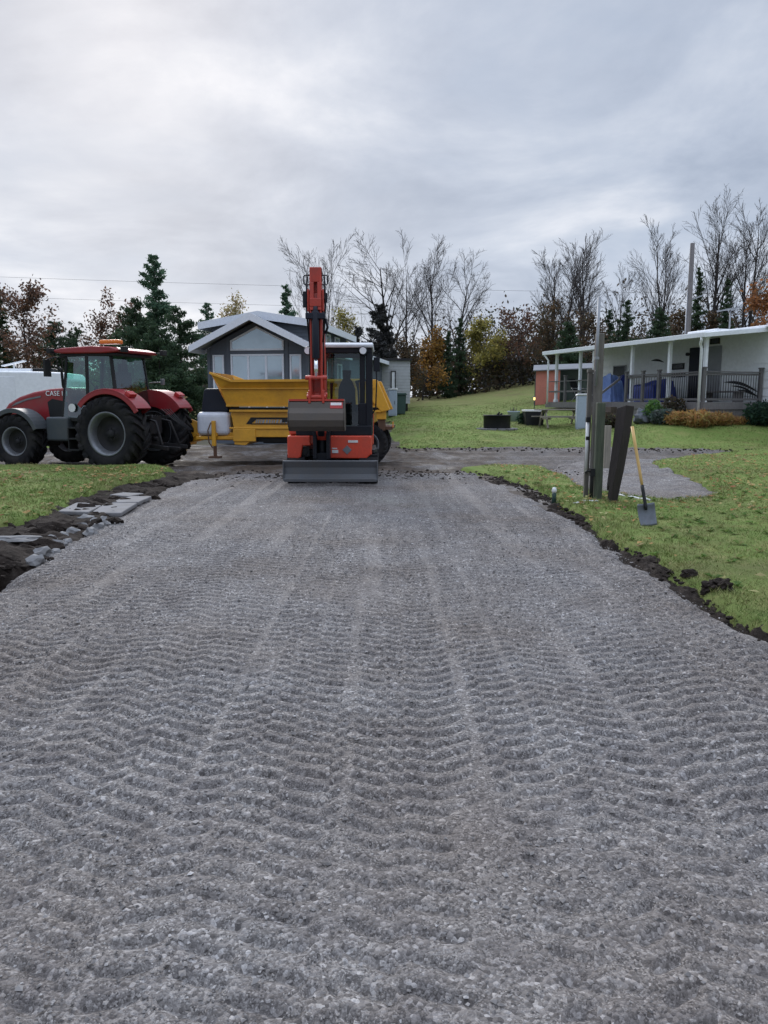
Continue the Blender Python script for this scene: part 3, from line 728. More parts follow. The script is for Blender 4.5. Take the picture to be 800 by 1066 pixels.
for s in (1, -1):
    mb = MB(); mb.prism([(3.45, 1.50), (2.95, 1.66), (2.5, 1.735), (2.5, 1.775), (2.9, 1.715), (3.3, 1.60)], .402*s, .412*s, 'y')
    mb.build('hood_stripe', M['rim'], hood)
text('hood_lettering', 'CASE IH', .17, M['white'], hood, Matrix(((-1, 0, 0, 2.34), (0, 0, 1, .412), (0, 1, 0, 1.775), (0, 0, 0, 1))), (1.02, 1, 1), 1.08)
# cab: frame, glass, roof, interior
mb = MB()
A0, A1, B0, B1, C0, C1 = (1.60, .70, 1.2), (1.42, .66, 2.78), (.80, .76, 1.25), (.82, .70, 2.78), (.06, .66, 1.55), (.20, .62, 2.78)
for s in (1, -1):
    for p, q, wd in ((A0, A1, .06), (B0, B1, .075), (C0, C1, .07)):
        mb.beam((p[0], p[1]*s, p[2]), (q[0], q[1]*s, q[2]), wd, wd)
    mb.beam((1.6, .7*s, 1.2), (.8, .76*s, 1.2), .07, .09); mb.beam((.8, .76*s, 1.25), (.06, .66*s, 1.58), .06, .08)
    mb.beam((1.42, .66*s, 2.76), (.2, .62*s, 2.76), .06, .07)
mb.beam((.06, -.66, 1.58), (.06, .66, 1.58), .07, .08); mb.beam((1.6, -.7, 1.22), (1.6, .7, 1.22), .07, .12)
mb.b2(.1, 1.55, -.66, .66, 1.0, 1.22)
cabf = mb.build('cab_frame', M['black'], tr, .012)
mb = MB()
for s in (1, -1):
    mb.add([(1.59, .72*s, 1.25), (.84, .775*s, 1.25), (.85, .715*s, 2.74), (1.42, .675*s, 2.74)], [(0, 1, 2, 3)])
    mb.add([(.77, .772*s, 1.32), (.10, .67*s, 1.62), (.21, .635*s, 2.74), (.80, .715*s, 2.74)], [(0, 1, 2, 3)])
mb.add([(1.61, -.68, 1.28), (1.61, .68, 1.28), (1.43, .64, 2.74), (1.43, -.64, 2.74)], [(0, 1, 2, 3)])
mb.add([(.04, -.64, 1.62), (.04, .64, 1.62), (.18, .6, 2.74), (.18, -.6, 2.74)], [(0, 1, 2, 3)])
mb.build('cab_glass', M['cabglass'], cabf)
mb = MB(); mb.prism([(1.68, 2.80), (1.70, 2.86), (1.5, 2.90), (.6, 2.935), (.1, 2.91), (-.14, 2.84), (-.12, 2.78), (.3, 2.76), (1.5, 2.77)], -.80, .80, 'y')
rf = mb.build('roof', M['tractor_red'], tr, .035, 3)
mb = MB(); mb.b2(-.02, 1.6, -.72, .72, 2.70, 2.765); mb.build('roof_liner', M['black'], rf, .01)
mb = MB(); mb.b2(.0, .52, .38, .62, 2.985, 3.085); mb.build('beacon', M['amber'], rf, .03)
for x, y in ((1.62, .72), (1.62, -.72), (-.16, .70), (-.16, -.70)):
    d_ = 1 if x > 0 else -1; mb = MB()
    mb.beam((x-.08*d_, y, 2.83), (x+.12*d_, y*1.12, 2.83), .03, .03); mb.b2(min(x+.1*d_, x+.2*d_), max(x+.1*d_, x+.2*d_), y*1.12-.09, y*1.12+.09, 2.77, 2.90)
    mb.build('work_light', M['black'], rf, .01)
mb = MB(); mb.b2(.38, .82, -.25, .25, 1.22, 1.72); mb.b2(.26, .40, -.24, .24, 1.65, 2.35); mb.b2(.28, .38, -.13, .13, 2.35, 2.55); mb.b2(.4, .8, -.5, -.36, 1.3, 1.95)
mb.b2(1.25, 1.55, -.25, .25, 1.22, 1.78); mb.beam((1.3, 0, 1.75), (1.1, 0, 2.02), .06, .06)
mb.lathe([(.19, 0), (.2, .015), (.21, 0), (.2, -.015)], (0, 0, 0), 'z', 20, closed=True)
mb.v[-80:] = [tuple(Matrix.Rotation(R(-40), 3, 'Y') @ Vector(p)+Vector((1.08, 0, 2.04))) for p in mb.v[-80:]]
mb.build('cab_interior', M['seat'], cabf, .02)
# fenders
for s in (1, -1):
    y0, y1 = (.60, 1.17) if s > 0 else (-1.17, -.60)
    mb = MB(); mb.arc((0, 0, .90), .985, 1.03, R(40), R(146), y0, y1, 18)
    mb.arc((0, 0, .90), .60, 1.0, R(40), R(146), y0 if s > 0 else y1-.04, y0+.04 if s > 0 else y1, 18)
    mb.arc((0, 0, .90), .90, 1.02, R(40), R(150), y1-.03 if s > 0 else y0, y1 if s > 0 else y0+.03, 18)
    f = mb.build('rear_fender', M['tractor_red'], tr, .012)
    mb = MB(); a = R(122); mb.box((1.02*math.cos(a)-.05, (y0+y1)/2+.12*s, .9+1.06*math.sin(a)), (.16, .26, .10), 0, Matrix.Rotation(-R(32), 3, 'Y'))
    mb.build('tail_light', M['redlens'], f, .02)
    y0, y1 = (.70, 1.16) if s > 0 else (-1.16, -.70)
    mb = MB(); mb.arc((2.75, 0, .68), .76, .79, R(25), R(158), y0, y1, 16); mb.arc((2.75, 0, .68), .68, .78, R(25), R(158), y1-.02 if s > 0 else y0, y1 if s > 0 else y0+.02, 16)
    mb.beam((2.75, y0 if s > 0 else y1, 1.45), (2.75, .3*s, 1.05), .06, .06)
    mb.build('front_fender', M['greyplastic'], tr, .01)
mb = MB(); mb.b2(1.35, 2.0, .36, .86, .68, 1.26); mb.build('fuel_tank', M['greyplastic'], tr, .05, 3)
mb = MB(); mb.b2(1.35, 2.0, -.86, -.36, .68, 1.2); mb.build('toolbox', M['greyplastic'], tr, .05, 3)
mb = MB()
for k, z in enumerate((.45, .72, .98)): mb.b2(1.0, 1.33, .62+.03*k, .92-.02*k, z, z+.04)
mb.b2(1.0, 1.03, .62, .9, .45, 1.0); mb.b2(1.30, 1.33, .62, .9, .45, 1.0); mb.build('steps', M['black'], tr, .005)
mb = MB(); mb.tube([(1.86, .30, 1.9), (1.86, .34, 2.05), (1.86, .36, 2.4), (1.92, .36, 2.47)], .032, 10); mb.build('exhaust', M['black'], tr)
for s in (1, -1):
    mb = MB(); mb.tube([(1.42, .66*s, 2.68), (1.62, .86*s, 2.68), (1.72, 1.02*s, 2.62)], .018, 8); mb.b2(1.68, 1.74, min(.92*s, 1.12*s), max(.92*s, 1.12*s), 2.22, 2.62); mb.build('mirror', M['black'], tr, .015)
mb = MB(); mb.tube([(.05, -.66, 2.1), (-.2, -.85, 2.12)], .015, 6); mb.b2(-.25, -.18, -.90, -.80, 2.05, 2.2); mb.build('rear_lamp', M['rim'], tr, .01)
mb = MB(); mb.cyl((1.25, .785, 1.48), (1.25, .795, 1.48), .10, n=18); mb.build('door_sticker', M['whiteplastic'], tr)
mb = MB()
for s in (1, -1):
    mb.beam((-.3, .3*s, .6), (-1.15, .42*s, .52), .06, .09); mb.tube([(-.35, .22*s, 1.25), (-.75, .3*s, 1.15), (-.95, .36*s, .6)], .03, 8)
    mb.beam((-.2, .3*s, 1.15), (-.7, .36*s, 1.28), .06, .08)
mb.beam((-.4, 0, .55), (-1.2, 0, .50), .10, .06); mb.cyl((-.45, 0, .72), (-.6, 0, .72), .06, n=12); mb.b2(-.55, -.3, -.25, .25, .85, 1.3)
hi = mb.build('rear_hitch', M['darksteel'], tr, .008)
mb = MB()
for k in range(4):
    y = .10*k-.2; mb.tube([(-.5, y, 1.25), (-.8, y*1.2, 1.45), (-1.1, y*.8, 1.2), (-1.5, y*.5, .95)], .010, 6)
mb.build('hydraulic_hoses', M['rimdark'], hi)
mb = MB()
for k in range(4): mb.prism([(3.75, .66), (3.95, .66), (4.0, .98), (3.75, 1.08)], -.36+k*.185, -.21+k*.185, 'y')
mb.build('front_weights', M['darksteel'], tr, .02)

# ---------------------------------------------------------------- yellow slinger trailer
sl_ = thing('slinger_trailer', 'muddy yellow gravel slinger trailer with hopper, standing behind the excavator', 'trailer', (-.02, 20.35, -.02), R(177))
for s in (1, -1): wheel(sl_, (.38, .86*s, .545), .555, .40, .33, 26, s, rimmat='rim', tread=.025)
mb = MB()
# hopper walls: flared above the fold, vertical below
def hopper_side(s):
    yb, yf, yt = .98*s, 1.04*s, 1.14*s; t = .035*s
    top = [(.30, 2.17), (3.72, 2.15), (4.27, 2.35)]; fold = [(.16, 1.96), (4.05, 1.95)]; bot = [(-.1, 1.50), (3.92, 1.52)]
    vs = [(.30, yt, 2.17), (3.72, yt, 2.15), (4.27, yt-.02*s, 2.35), (4.03, yf, 1.96), (.16, yf, 1.97), (-.12, yb, 1.50), (3.90, yb, 1.52)]
    vi = [(x, y-t, z) for x, y, z in vs]
    fs = [(0, 1, 3, 4), (1, 2, 3), (4, 3, 6, 5)]
    n = len(vs)
    mb.add(vs+vi, fs+[[i+n for i in f][::-1] for f in fs]+[(0, 4, 4+n, n), (4, 5, 5+n, 4+n), (0, n, 1+n, 1), (1, 1+n, 2+n, 2), (2, 2+n, 3+n, 3), (3, 3+n, 6+n, 6), (5, 6, 6+n, 5+n)])
    mb.beam((.28, yt+.012*s, 2.15), (3.74, yt+.012*s, 2.13), .05, .06); mb.beam((3.74, yt+.012*s, 2.13), (4.27, yt-.01*s, 2.33), .05, .05)
    mb.beam((.16, yf+.02*s, 1.955), (4.03, yf+.02*s, 1.945), .05, .03)
    mb.beam((-.12, yb+.03*s, 1.50), (3.90, yb+.03*s, 1.52), .08, .045); mb.beam((0, yb+.03*s, 1.385), (3.82, yb+.03*s, 1.395), .08, .05)
for s in (1, -1): hopper_side(s)
mb.add([(4.27, 1.10, 2.35), (4.27, -1.10, 2.35), (3.90, -.96, 1.52), (3.90, .96, 1.52)], [(0, 1, 2, 3), (3, 2, 1, 0)])
mb.add([(3.72, 1.08, 2.13), (3.72, -1.08, 2.13), (3.3, -.9, 1.6), (3.3, .9, 1.6)], [(0, 1, 2, 3)])
mb.add([(.3, 1.10, 2.17), (.3, -1.10, 2.17), (-.1, -.96, 1.50), (-.1, .96, 1.50)], [(0, 1, 2, 3), (3, 2, 1, 0)])
mb.b2(0, 3.85, -.9, .9, 1.52, 1.56)
mb.build('hopper', M['yellow'], sl_)
mb = MB(); mb.prism([(.2, 1.395), (3.82, 1.395), (3.74, .95), (3.74, .54), (3.45, .52), (3.18, .73), (.62, .73), (.2, 1.1)], -.93, .96, 'y')
mb.b2(.4, 3.85, .955, .985, .93, .98); mb.b2(3.18, 3.76, .955, .99, .62, .93)
low = mb.build('body', M['yellow'], sl_, .012)
mb = MB(); mb.b2(.05, 3.80, .955, .975, 1.41, 1.475); mb.build('conveyor_slot', M['black'], sl_)
mb = MB(); mb.b2(2.16, 3.3, .962, .972, 1.18, 1.225); mb.b2(1.5, 3.3, .962, .972, 1.05, 1.075)
mb.prism([(3.3, 1.06), (3.42, 1.06), (3.3, 1.22), (3.1, 1.22)], .962, .975, 'y'); mb.prism([(1.75, 1.15), (2.5, 1.10), (2.5, 1.2)], .962, .975, 'y'); mb.build('decal_border', M['black'], low)
mb = MB(); rq = random.Random(4); x = 3.18
while x > 2.2:
    wq = rq.uniform(.03, .07); mb.prism([(x, 1.085), (x-wq*.8, 1.085), (x-wq*.8-.02, 1.17), (x-.02, 1.17)], .962, .974, 'y'); x -= wq+rq.uniform(.012, .03)
mb.build('decal_lettering', M['galv'], low)['kind'] = 'thing'
mb = MB(); mb.b2(.3, 3.1, -.45, .45, .55, .75); mb.cyl((.38, -.8, .55), (.38, .8, .55), .07, n=10); mb.b2(.25, 3.2, .6, .8, .6, .74); mb.b2(.25, 3.2, -.8, -.6, .6, .74); mb.build('axle_frame', M['black'], sl_)
mb = MB()
for s in (1, -1): mb.beam((3.5, .85*s, .74), (4.6, .62*s, .74), .10, .20); mb.beam((4.6, .62*s, .74), (5.35, .35*s, .55), .09, .14)
mb.b2(3.7, 4.75, -.75, .86, .66, .74); mb.beam((5.1, .4, .55), (5.75, .62, .48), .16, .12); mb.b2(5.1, 5.35, -.36, .46, .48, .64)
mb.prism([(4.75, .82), (4.75, 1.1), (4.95, 1.18), (5.2, .72), (5.0, .6)], .55, .60, 'y'); mb.prism([(4.75, .82), (4.75, 1.1), (4.95, 1.18), (5.2, .72), (5.0, .6)], -.25, -.2, 'y')
mb.build('drawbar', M['yellow'], sl_, .012)
mb = MB(); mb.b2(4.20, 4.30, .93, 1.03, .5, 1.14); mb.b2(4.18, 4.32, .80, .94, .74, .84); jk = mb.build('jack_stand', M['yellow'], sl_, .012)
mb = MB(); mb.b2(4.19, 4.27, .95, 1.01, .24, .5); mb.b2(4.08, 4.38, .86, 1.1, .20, .24); mb.tube([(4.3, 1.05, 1.1), (4.38, 1.06, .9), (4.36, 1.06, .6), (4.27, 1.05, .45)], .018, 6); mb.build('jack_foot', M['rust'], jk, .008)
mb = MB(); mb.b2(3.86, 4.72, -.55, .90, .76, 1.36); mb.build('engine_cover', M['whitegloss'], sl_, .12, 4)
mb = MB(); mb.prism([(4.62, 1.36), (3.90, 1.36), (4.0, 1.90), (4.05, 1.95), (4.48, 1.95), (4.54, 1.90)], -.45, .78, 'y'); mb.build('fuel_tank', M['navy'], sl_, .05, 3)
mb = MB(); mb.prism([(.22, 2.16), (.10, 2.16), (-.22, 1.42), (-.02, 1.36), (.22, 1.62)], .70, 1.06, 'y'); mb.b2(-.12, .12, .75, 1.0, 1.18, 1.42); mb.build('rear_chute', M['yellow'], sl_, .012); mb = MB(); mb.prism([(.22, 2.16), (.10, 2.16), (-.22, 1.42), (-.02, 1.36), (.22, 1.62)], -1.06, -.70, 'y')
mb.build('rear_chute', M['yellow'], sl_, .012)
mb = MB(); mb.b2(-.1, .08, .78, .95, .9, 1.2); mb.b2(-.28, 0, -.9, .9, .92, 1.0); mb.build('rear_bracket', M['rust'], sl_, .008)
mb = MB(); mb.b2(-.30, -.285, .72, .96, .98, 1.12); mb.build('rear_reflector', M['amber'], sl_)

# ---------------------------------------------------------------- mini excavator (faces the camera: front = -y)
ex = thing('mini_excavator', 'orange mini excavator with raised arm and dozer blade facing down the gravel driveway', 'excavator', (-1.0, 15.8, .02))
for s in (-1, 1):
    mb = MB(); x0, x1 = s*.7-.175, s*.7+.175
    prof = []
    for k in range(13): a = R(90+180*k/12); prof.append((-.83+.27*math.cos(a), .28+.27*math.sin(a)))
    for k in range(13): a = R(-90+180*k/12); prof.append((.85+.27*math.cos(a), .28+.27*math.sin(a)))
    mb.prism(prof, x0, x1, 'x')
    for k in range(26):
        t = k/26*(2*1.68+2*math.pi*.27); 
        if t < 1.68: p = (-.83+t, .01, 0)
        elif t < 1.68+math.pi*.27: a = (t-1.68)/.27-math.pi/2; p = (.85+.27*math.cos(a), .28+.27*math.sin(a), a+math.pi/2)
        elif t < 2*1.68+math.pi*.27: p = (.85-(t-1.68-math.pi*.27), .55, math.pi)
        else: a = (t-2*1.68-math.pi*.27)/.27+math.pi/2; p = (-.83+.27*math.cos(a), .28+.27*math.sin(a), a+math.pi/2)
        mb.box((s*.7, p[0], p[1]), (.355, .07, .05), 0, Matrix.Rotation(p[2], 3, 'X'))
    trk = mb.build('track', M['rubber'], ex, .008)
    mb = MB()
    for y, r_ in ((-.83, .2), (.85, .2), (-.35, .1), (.05, .1), (.45, .1)):
        mb = MB(); mb.cyl((s*.7-.18, y, .28 if r_ > .1 else .16), (s*.7+.18, y, .28 if r_ > .1 else .16), r_, n=18); mb.build('roller', M['darksteel'], trk)
mb = MB(); mb.b2(-.55, .55, -.6, .7, .25, .5); mb.cyl((0, .05, .5), (0, .05, .58), .42, n=28); mb.build('undercarriage', M['darksteel'], ex, .01)
mb = MB()
pr = [(-1.50, .10), (-1.53, .13), (-1.47, .24), (-1.46, .36), (-1.50, .48), (-1.47, .50), (-1.43, .36), (-1.44, .22)]
mb.prism(pr, -.875, .875, 'x'); 
for s in (-1, 1): mb.b2(s*.875-.012, s*.875+.012, -1.52, -1.38, .12, .49)
for s in (-1, 1): mb.beam((s*.38, -1.42, .28), (s*.38, -.55, .38), .09, .12)
mb.b2(-.86, .86, -1.535, -1.505, .095, .155)
mb.build('dozer_blade', M['bladesteel'], ex, .008)
# turntable body
mb = MB(); mb.prism([(-.84, -.80), (.80, -.80), (.86, -.5), (.82, .75), (.5, 1.1), (-.5, 1.1), (-.84, .75), (-.88, -.5)], .58, .66, 'z'); mb.b2(-.75, .74, -.78, .6, .52, .60)
mb.b2(-.32, -.06, -1.0, -.7, .5, .9)
mb.build('turntable', M['cabblack'], ex, .015)
mb = MB()
mb.prism([(-.86, .50), (-.86, .90), (-.84, .93), (-.42, .93), (-.42, .82), (-.40, .74), (-.56, .74), (-.60, .52), (-.66, .49)], -.98, -.86, 'y')
mb.prism([(-.86, .50), (-.86, .93), (-.78, .93), (-.78, .50)], -.9, -.3, 'y')
mb.prism([(-.05, .50), (-.05, .90), (-.02, .93), (.72, .93), (.755, .90), (.755, .58), (.66, .49)], -.98, -.86, 'y')
mb.prism([(.69, .50), (.69, .93), (.765, .93), (.765, .50)], -.9, -.4, 'y')
fb = mb.build('front_bumper', M['orange'], ex, .02, 3)
for a_ in ((.31, .50, -.99, -.982, .80, .845), (0, .12, -.99, -.982, .60, .66), (.0, .10, -.99, -.982, .68, .70)):
    mb = MB(); mb.b2(*a_); mb.build('decal', M['whiteplastic'], fb)
mb = MB(); mb.prism([(.20, .66), (.29, .75), (.38, .66), (.29, .57)], -.989, -.981, 'y'); mb.build('emblem', M['rim'], fb, .01)
mb = MB(); mb.b2(-.62, -.44, -.92, -.87, .53, .72); mb.cyl((-.53, -.935, .63), (-.53, -.90, .63), .05, n=14); mb.build('headlamp_recess', M['black'], fb)
mb = MB()
mb.prism([(-.84, .93), (-.86, 1.1), (-.80, 1.32), (-.66, 1.42), (-.36, 1.42), (-.36, .93)], -.80, .95, 'y')
mb.prism([(-.5, 1.1), (.5, 1.1), (.78, .75), (.78, .6), (-.36, .6), (-.84, .75)], .66, 1.36, 'z')
mb.build('side_cover', M['orange'], ex, .04, 3)
mb = MB(); mb.b2(-.70, -.3, -.90, -.80, .93, 1.30); mb.b2(-.30, .76, -.88, -.74, .93, 1.12); mb.build('floor_panel', M['cabblack'], ex, .015)
# cab
mb = MB()
x0, x1, y0, y1, zb, zt_ = -.28, .77, -.76, .60, .93, 2.60
for x, wd in ((x0+.04, .08), (x1-.06, .12)):
    mb.beam((x, y0, zb), (x, y0+.04, zt_), wd, .08)
    mb.beam((x, y1, zb), (x, y1-.02, zt_), .09, .09)
mb.beam((x1-.19, y0+.03, 1.0), (x1-.19, y0+.06, zt_-.05), .10, .06)
mb.beam((x1-.03, -.05, zb), (x1-.03, -.05, zt_), .06, .10)
mb.b2(x0, x1, y0-.01, y0+.10, zt_-.10, zt_); mb.b2(x0, x0+.09, y0, y1, zt_-.09, zt_); mb.b2(x1-.08, x1, y0, y1, zt_-.09, zt_); mb.b2(x0, x1, y1-.1, y1, zt_-.12, zt_)
mb.b2(x0, x1, y1-.06, y1, zb, 1.45); mb.b2(x1-.05, x1, y0, y1, zb, 1.25); mb.b2(x0, x0+.05, y0, y1, zb, 1.2); mb.b2(x0, x1, y0, y1, zb-.02, zb+.05)
mb.b2(x1-.27, x1, y0-.012, y0+.02, .95, 1.55)
cb_ = mb.build('cab', M['cabblack'], ex, .015)
mb = MB(); mb.prism([(-.83, 2.60), (-.84, 2.66), (-.74, 2.70), (.52, 2.70), (.64, 2.66), (.64, 2.60)], x0-.02, x1+.02, 'x'); mb.build('cab_roof', M['cabroof'], cb_, .02, 3)
mb = MB(); mb.add([(x0+.08, y0+.02, 1.1), (x1-.12, y0+.02, 1.1), (x1-.12, y0+.05, 2.5), (x0+.08, y0+.05, 2.5)], [(0, 1, 2, 3)])
mb.add([(x0+.08, y1-.03, 1.45), (x1-.08, y1-.03, 1.45), (x1-.08, y1-.03, 2.5), (x0+.08, y1-.03, 2.5)], [(0, 1, 2, 3)])
mb.add([(x1-.025, y0+.08, 1.25), (x1-.025, y1-.08, 1.25), (x1-.025, y1-.08, 2.5), (x1-.025, y0+.08, 2.5)], [(0, 1, 2, 3)])
mb.add([(x0+.025, y0+.08, 1.2), (x0+.025, y1-.08, 1.2), (x0+.025, y1-.08, 2.5), (x0+.025, y0+.08, 2.5)], [(0, 1, 2, 3)])
mb.build('cab_glass', M['exglass'], cb_)
mb = MB(); mb.b2(.0, .46, -.15, .35, 1.15, 1.35); mb.prism([(.04, 1.35), (.42, 1.35), (.40, 1.85), (.34, 2.0), (.30, 2.05), (.32, 2.22), (.14, 2.22), (.16, 2.05), (.12, 2.0), (.06, 1.85)], .28, .40, 'y')
mb.b2(.44, .56, -.35, .2, 1.35, 1.52); mb.tube([(.5, -.3, 1.5), (.49, -.34, 1.8), (.47, -.33, 1.95)], [.018, .02, .035], 8); mb.b2(-.1, .0, -.35, .2, 1.35, 1.52); mb.tube([(-.05, -.3, 1.5), (-.04, -.34, 1.95)], [.018, .035], 8)
mb.tube([(.42, .3, 1.98), (.62, .1, 2.02)], .03, 8)
mb.build('operator_seat', M['seat'], cb_, .03, 3)
mb = MB(); mb.tube([(x1+.01, y0+.03, 1.35), (x1+.07, y0-.06, 1.45), (x1+.09, y0-.06, 2.0), (x1+.07, y0-.06, 2.35)], .014, 8); mb.b2(x1+.03, x1+.15, y0-.09, y0-.05, 2.15, 2.42); mb.build('mirror', M['cabblack'], cb_, .01)
for x, y, z in ((.60, -.83, 2.54), (-.45, -.83, 2.54)):
    mb = MB(); mb.lathe([(.001, -.05), (.075, -.05), (.085, 0), (.08, .06), (.03, .09), (.001, .09)], (x, y, z), 'y', 18)
    if x < 0: mb.beam((x, y+.04, z-.02), (x0+.05, y+.12, z), .03, .03)
    l_ = mb.build('work_light', M['cabblack'], cb_)
    mb = MB(); mb.cyl((x, y-.056, z), (x, y-.049, z), .065, n=18); mb.build('lens', M['lamp'], l_)
# swing bracket, boom, arm
BX = -.18
mb = MB(); mb.b2(BX-.13, BX+.13, -1.22, -.85, .45, .62); mb.b2(BX-.16, BX-.09, -1.28, -.95, .5, 1.15); mb.b2(BX+.09, BX+.16, -1.28, -.95, .5, 1.15); mb.cyl((BX, -1.05, .42), (BX, -1.05, 1.0), .10, n=16)
mb.build('swing_bracket', M['cabblack'], ex, .012)
mb = MB()
prof = [(-1.18, .85), (-1.02, .92), (-.95, 1.5), (-1.02, 2.1), (-1.25, 2.7), (-1.62, 3.25), (-1.95, 3.48), (-2.08, 3.44), (-2.12, 3.28), (-1.95, 3.2), (-1.62, 2.75), (-1.42, 2.2), (-1.33, 1.6), (-1.30, 1.0)]
mb.prism(prof, BX-.095, BX+.095, 'x')
for s in (-1, 1): mb.b2(BX+s*.128-.014, BX+s*.128+.014, -2.18, -1.75, 3.12, 3.50)
boom = mb.build('boom', M['boomred'], ex, .015)
mb = MB(); mb.cyl((BX, -1.32, .95), (BX, -1.50, 1.7), .065, n=16); mb.build('boom_cylinder', M['cabblack'], boom)
mb = MB(); mb.cyl((BX, -1.50, 1.7), (BX, -1.63, 2.3), .035, n=14); mb.build('boom_cylinder_rod', M['chrome'], boom)
mb = MB()
YA = -2.05
for s in (-1, 1):
    mb.prism([(YA+.10, 3.86), (YA-.06, 3.86), (YA-.12, 3.4), (YA-.13, 3.0), (YA-.10, 1.66), (YA+.05, 1.62), (YA+.13, 2.6), (YA+.15, 3.3)], BX+s*.086-.018, BX+s*.086+.018, 'x')
mb.b2(BX-.104, BX+.104, YA-.075, YA+.10, 3.62, 3.87); mb.b2(BX-.073, BX+.073, YA+.03, YA+.09, 1.7, 3.65)
mb.prism([(YA-.10, 3.62), (YA-.08, 3.62), (YA-.125, 3.14), (YA-.145, 3.14)], BX-.104, BX-.03, 'x'); mb.prism([(YA-.10, 3.62), (YA-.08, 3.62), (YA-.125, 3.14), (YA-.145, 3.14)], BX+.03, BX+.104, 'x')
mb.b2(BX-.104, BX+.104, YA-.15, YA-.11, 3.2, 3.34)
mb.cyl((BX-.165, YA+.02, 3.32), (BX+.165, YA+.02, 3.32), .055, n=16)
arm = mb.build('arm', M['boomred'], ex, .01)
mb = MB(); mb.cyl((BX, YA-.17, 2.32), (BX, YA-.17, 3.12), .062, n=18); mb.cyl((BX, YA-.17, 3.08), (BX, YA-.14, 3.2), .04, n=12); mb.b2(BX-.17, BX+.17, YA-.22, YA-.05, 2.99, 3.09); mb.build('arm_cylinder', M['navy'], arm, .01)
mb = MB(); mb.cyl((BX, YA-.17, 1.96), (BX, YA-.17, 2.34), .034, n=14); mb.build('arm_cylinder_rod', M['chrome'], arm)
mb = MB()
for s in (-1, 1):
    pts = [(BX+s*.10, YA-.02, 3.74), (BX+s*.19, YA-.03, 3.74), (BX+s*.205, YA-.03, 3.72), (BX+s*.205, YA-.03, 3.60), (BX+s*.19, YA-.03, 3.58), (BX+s*.10, YA-.02, 3.58)]
    mb.tube(pts, .012, 8)
    mb.tube([(BX+s*.15, YA-.03, 3.72), (BX+s*.16, YA-.05, 3.45), (BX+s*.17, YA-.06, 3.3), (BX+s*.145, YA-.05, 2.9), (BX+s*.118, YA-.05, 2.6)], .016, 8)
    mb.tube([(BX+s*.125, YA, 3.3), (BX+s*.122, YA-.02, 2.4), (BX+s*.118, YA-.05, 1.9)], .012, 8)
mb.b2(BX-.225, BX-.155, YA-.07, YA+.02, 3.2, 3.46); mb.b2(BX+.15, BX+.2, YA-.06, YA+.02, 3.28, 3.44); mb.tube([(BX+.17, YA-.05, 3.0), (BX+.2, YA-.07, 2.86), (BX+.16, YA-.05, 2.75)], .022, 8)
mb.build('hydraulic_hoses', M['cabblack'], arm)
mb = MB()
for s in (-1, 1):
    mb.beam((BX+s*.125, YA-.16, 2.02), (BX+s*.125, YA+.02, 1.70), .03, .10); mb.beam((BX+s*.10, YA-.18, 2.0), (BX+s*.10, YA-.16, 1.66), .04, .10)
mb.cyl((BX-.19, YA-.17, 1.99), (BX+.19, YA-.17, 1.99), .04, n=12); mb.cyl((BX-.18, YA, 1.70), (BX+.18, YA, 1.70), .04, n=12); mb.cyl((BX-.17, YA-.17, 1.66), (BX+.17, YA-.17, 1.66), .04, n=12)
mb.b2(BX-.13, BX+.13, YA-.17, YA+.02, 1.53, 1.62); mb.b2(BX-.14, BX-.10, YA-.22, YA+.05, 1.55, 1.78); mb.b2(BX+.10, BX+.14, YA-.22, YA+.05, 1.55, 1.78)
mb.build('bucket_linkage', M['boomred'], arm, .01)
# bucket, curled under
mb = MB(); bx0, bx1 = BX-.48, BX+.48; th = .02
outer = [(YA+.06, 1.60), (YA-.12, 1.62), (YA-.20, 1.57), (YA-.235, 1.47), (YA-.30, 1.38), (YA-.33, 1.26), (YA-.30, 1.15), (YA-.20, 1.08), (YA-.05, 1.06), (YA+.25, 1.08)]
inner = [(y+.022, z+(-.012 if i < 3 else .0 if i < 6 else .02)) for i, (y, z) in enumerate(outer)]
for i in range(len(outer)-1):
    q = [outer[i], outer[i+1], inner[i+1], inner[i]]
    vs = [(bx0, *p) for p in q]+[(bx1, *p) for p in q]
    mb.add(vs, [(0, 1, 5, 4), (2, 3, 7, 6), (1, 2, 6, 5), (0, 4, 7, 3), (3, 2, 1, 0), (4, 5, 6, 7)], 1 if i < 1 else 0)
for x in (bx0, bx1): mb.prism(outer+[(YA+.28, 1.35), (YA+.12, 1.52)], x-.012, x+.012, 'x', 0)
mb.b2(bx0, bx1, YA-.20, YA-.16, 1.59, 1.625, 1)
for k in range(5): mb.b2(bx0+.05+k*.2, bx0+.15+k*.2, YA+.24, YA+.38, 1.07, 1.1)
bk = mb.build('bucket', [M['steel'], M['boomred']], ex)
mb = MB(); mb.prism([(YA-.206, 1.565), (YA-.243, 1.462), (YA-.247, 1.465), (YA-.211, 1.568)], BX+.24, BX+.46, 'x'); dk = mb.build('sticker', M['redlens'], bk)
mb = MB(); mb.prism([(YA-.2105, 1.560), (YA-.228, 1.515), (YA-.232, 1.518), (YA-.2145, 1.563)], BX+.25, BX+.44, 'x'); mb.build('sticker_text', M['whiteplastic'], dk)
M['shovelsteel'] = paint('shovel_steel', (.15, .165, .19), .45, .4, .7, (.06, .05, .045), 9)
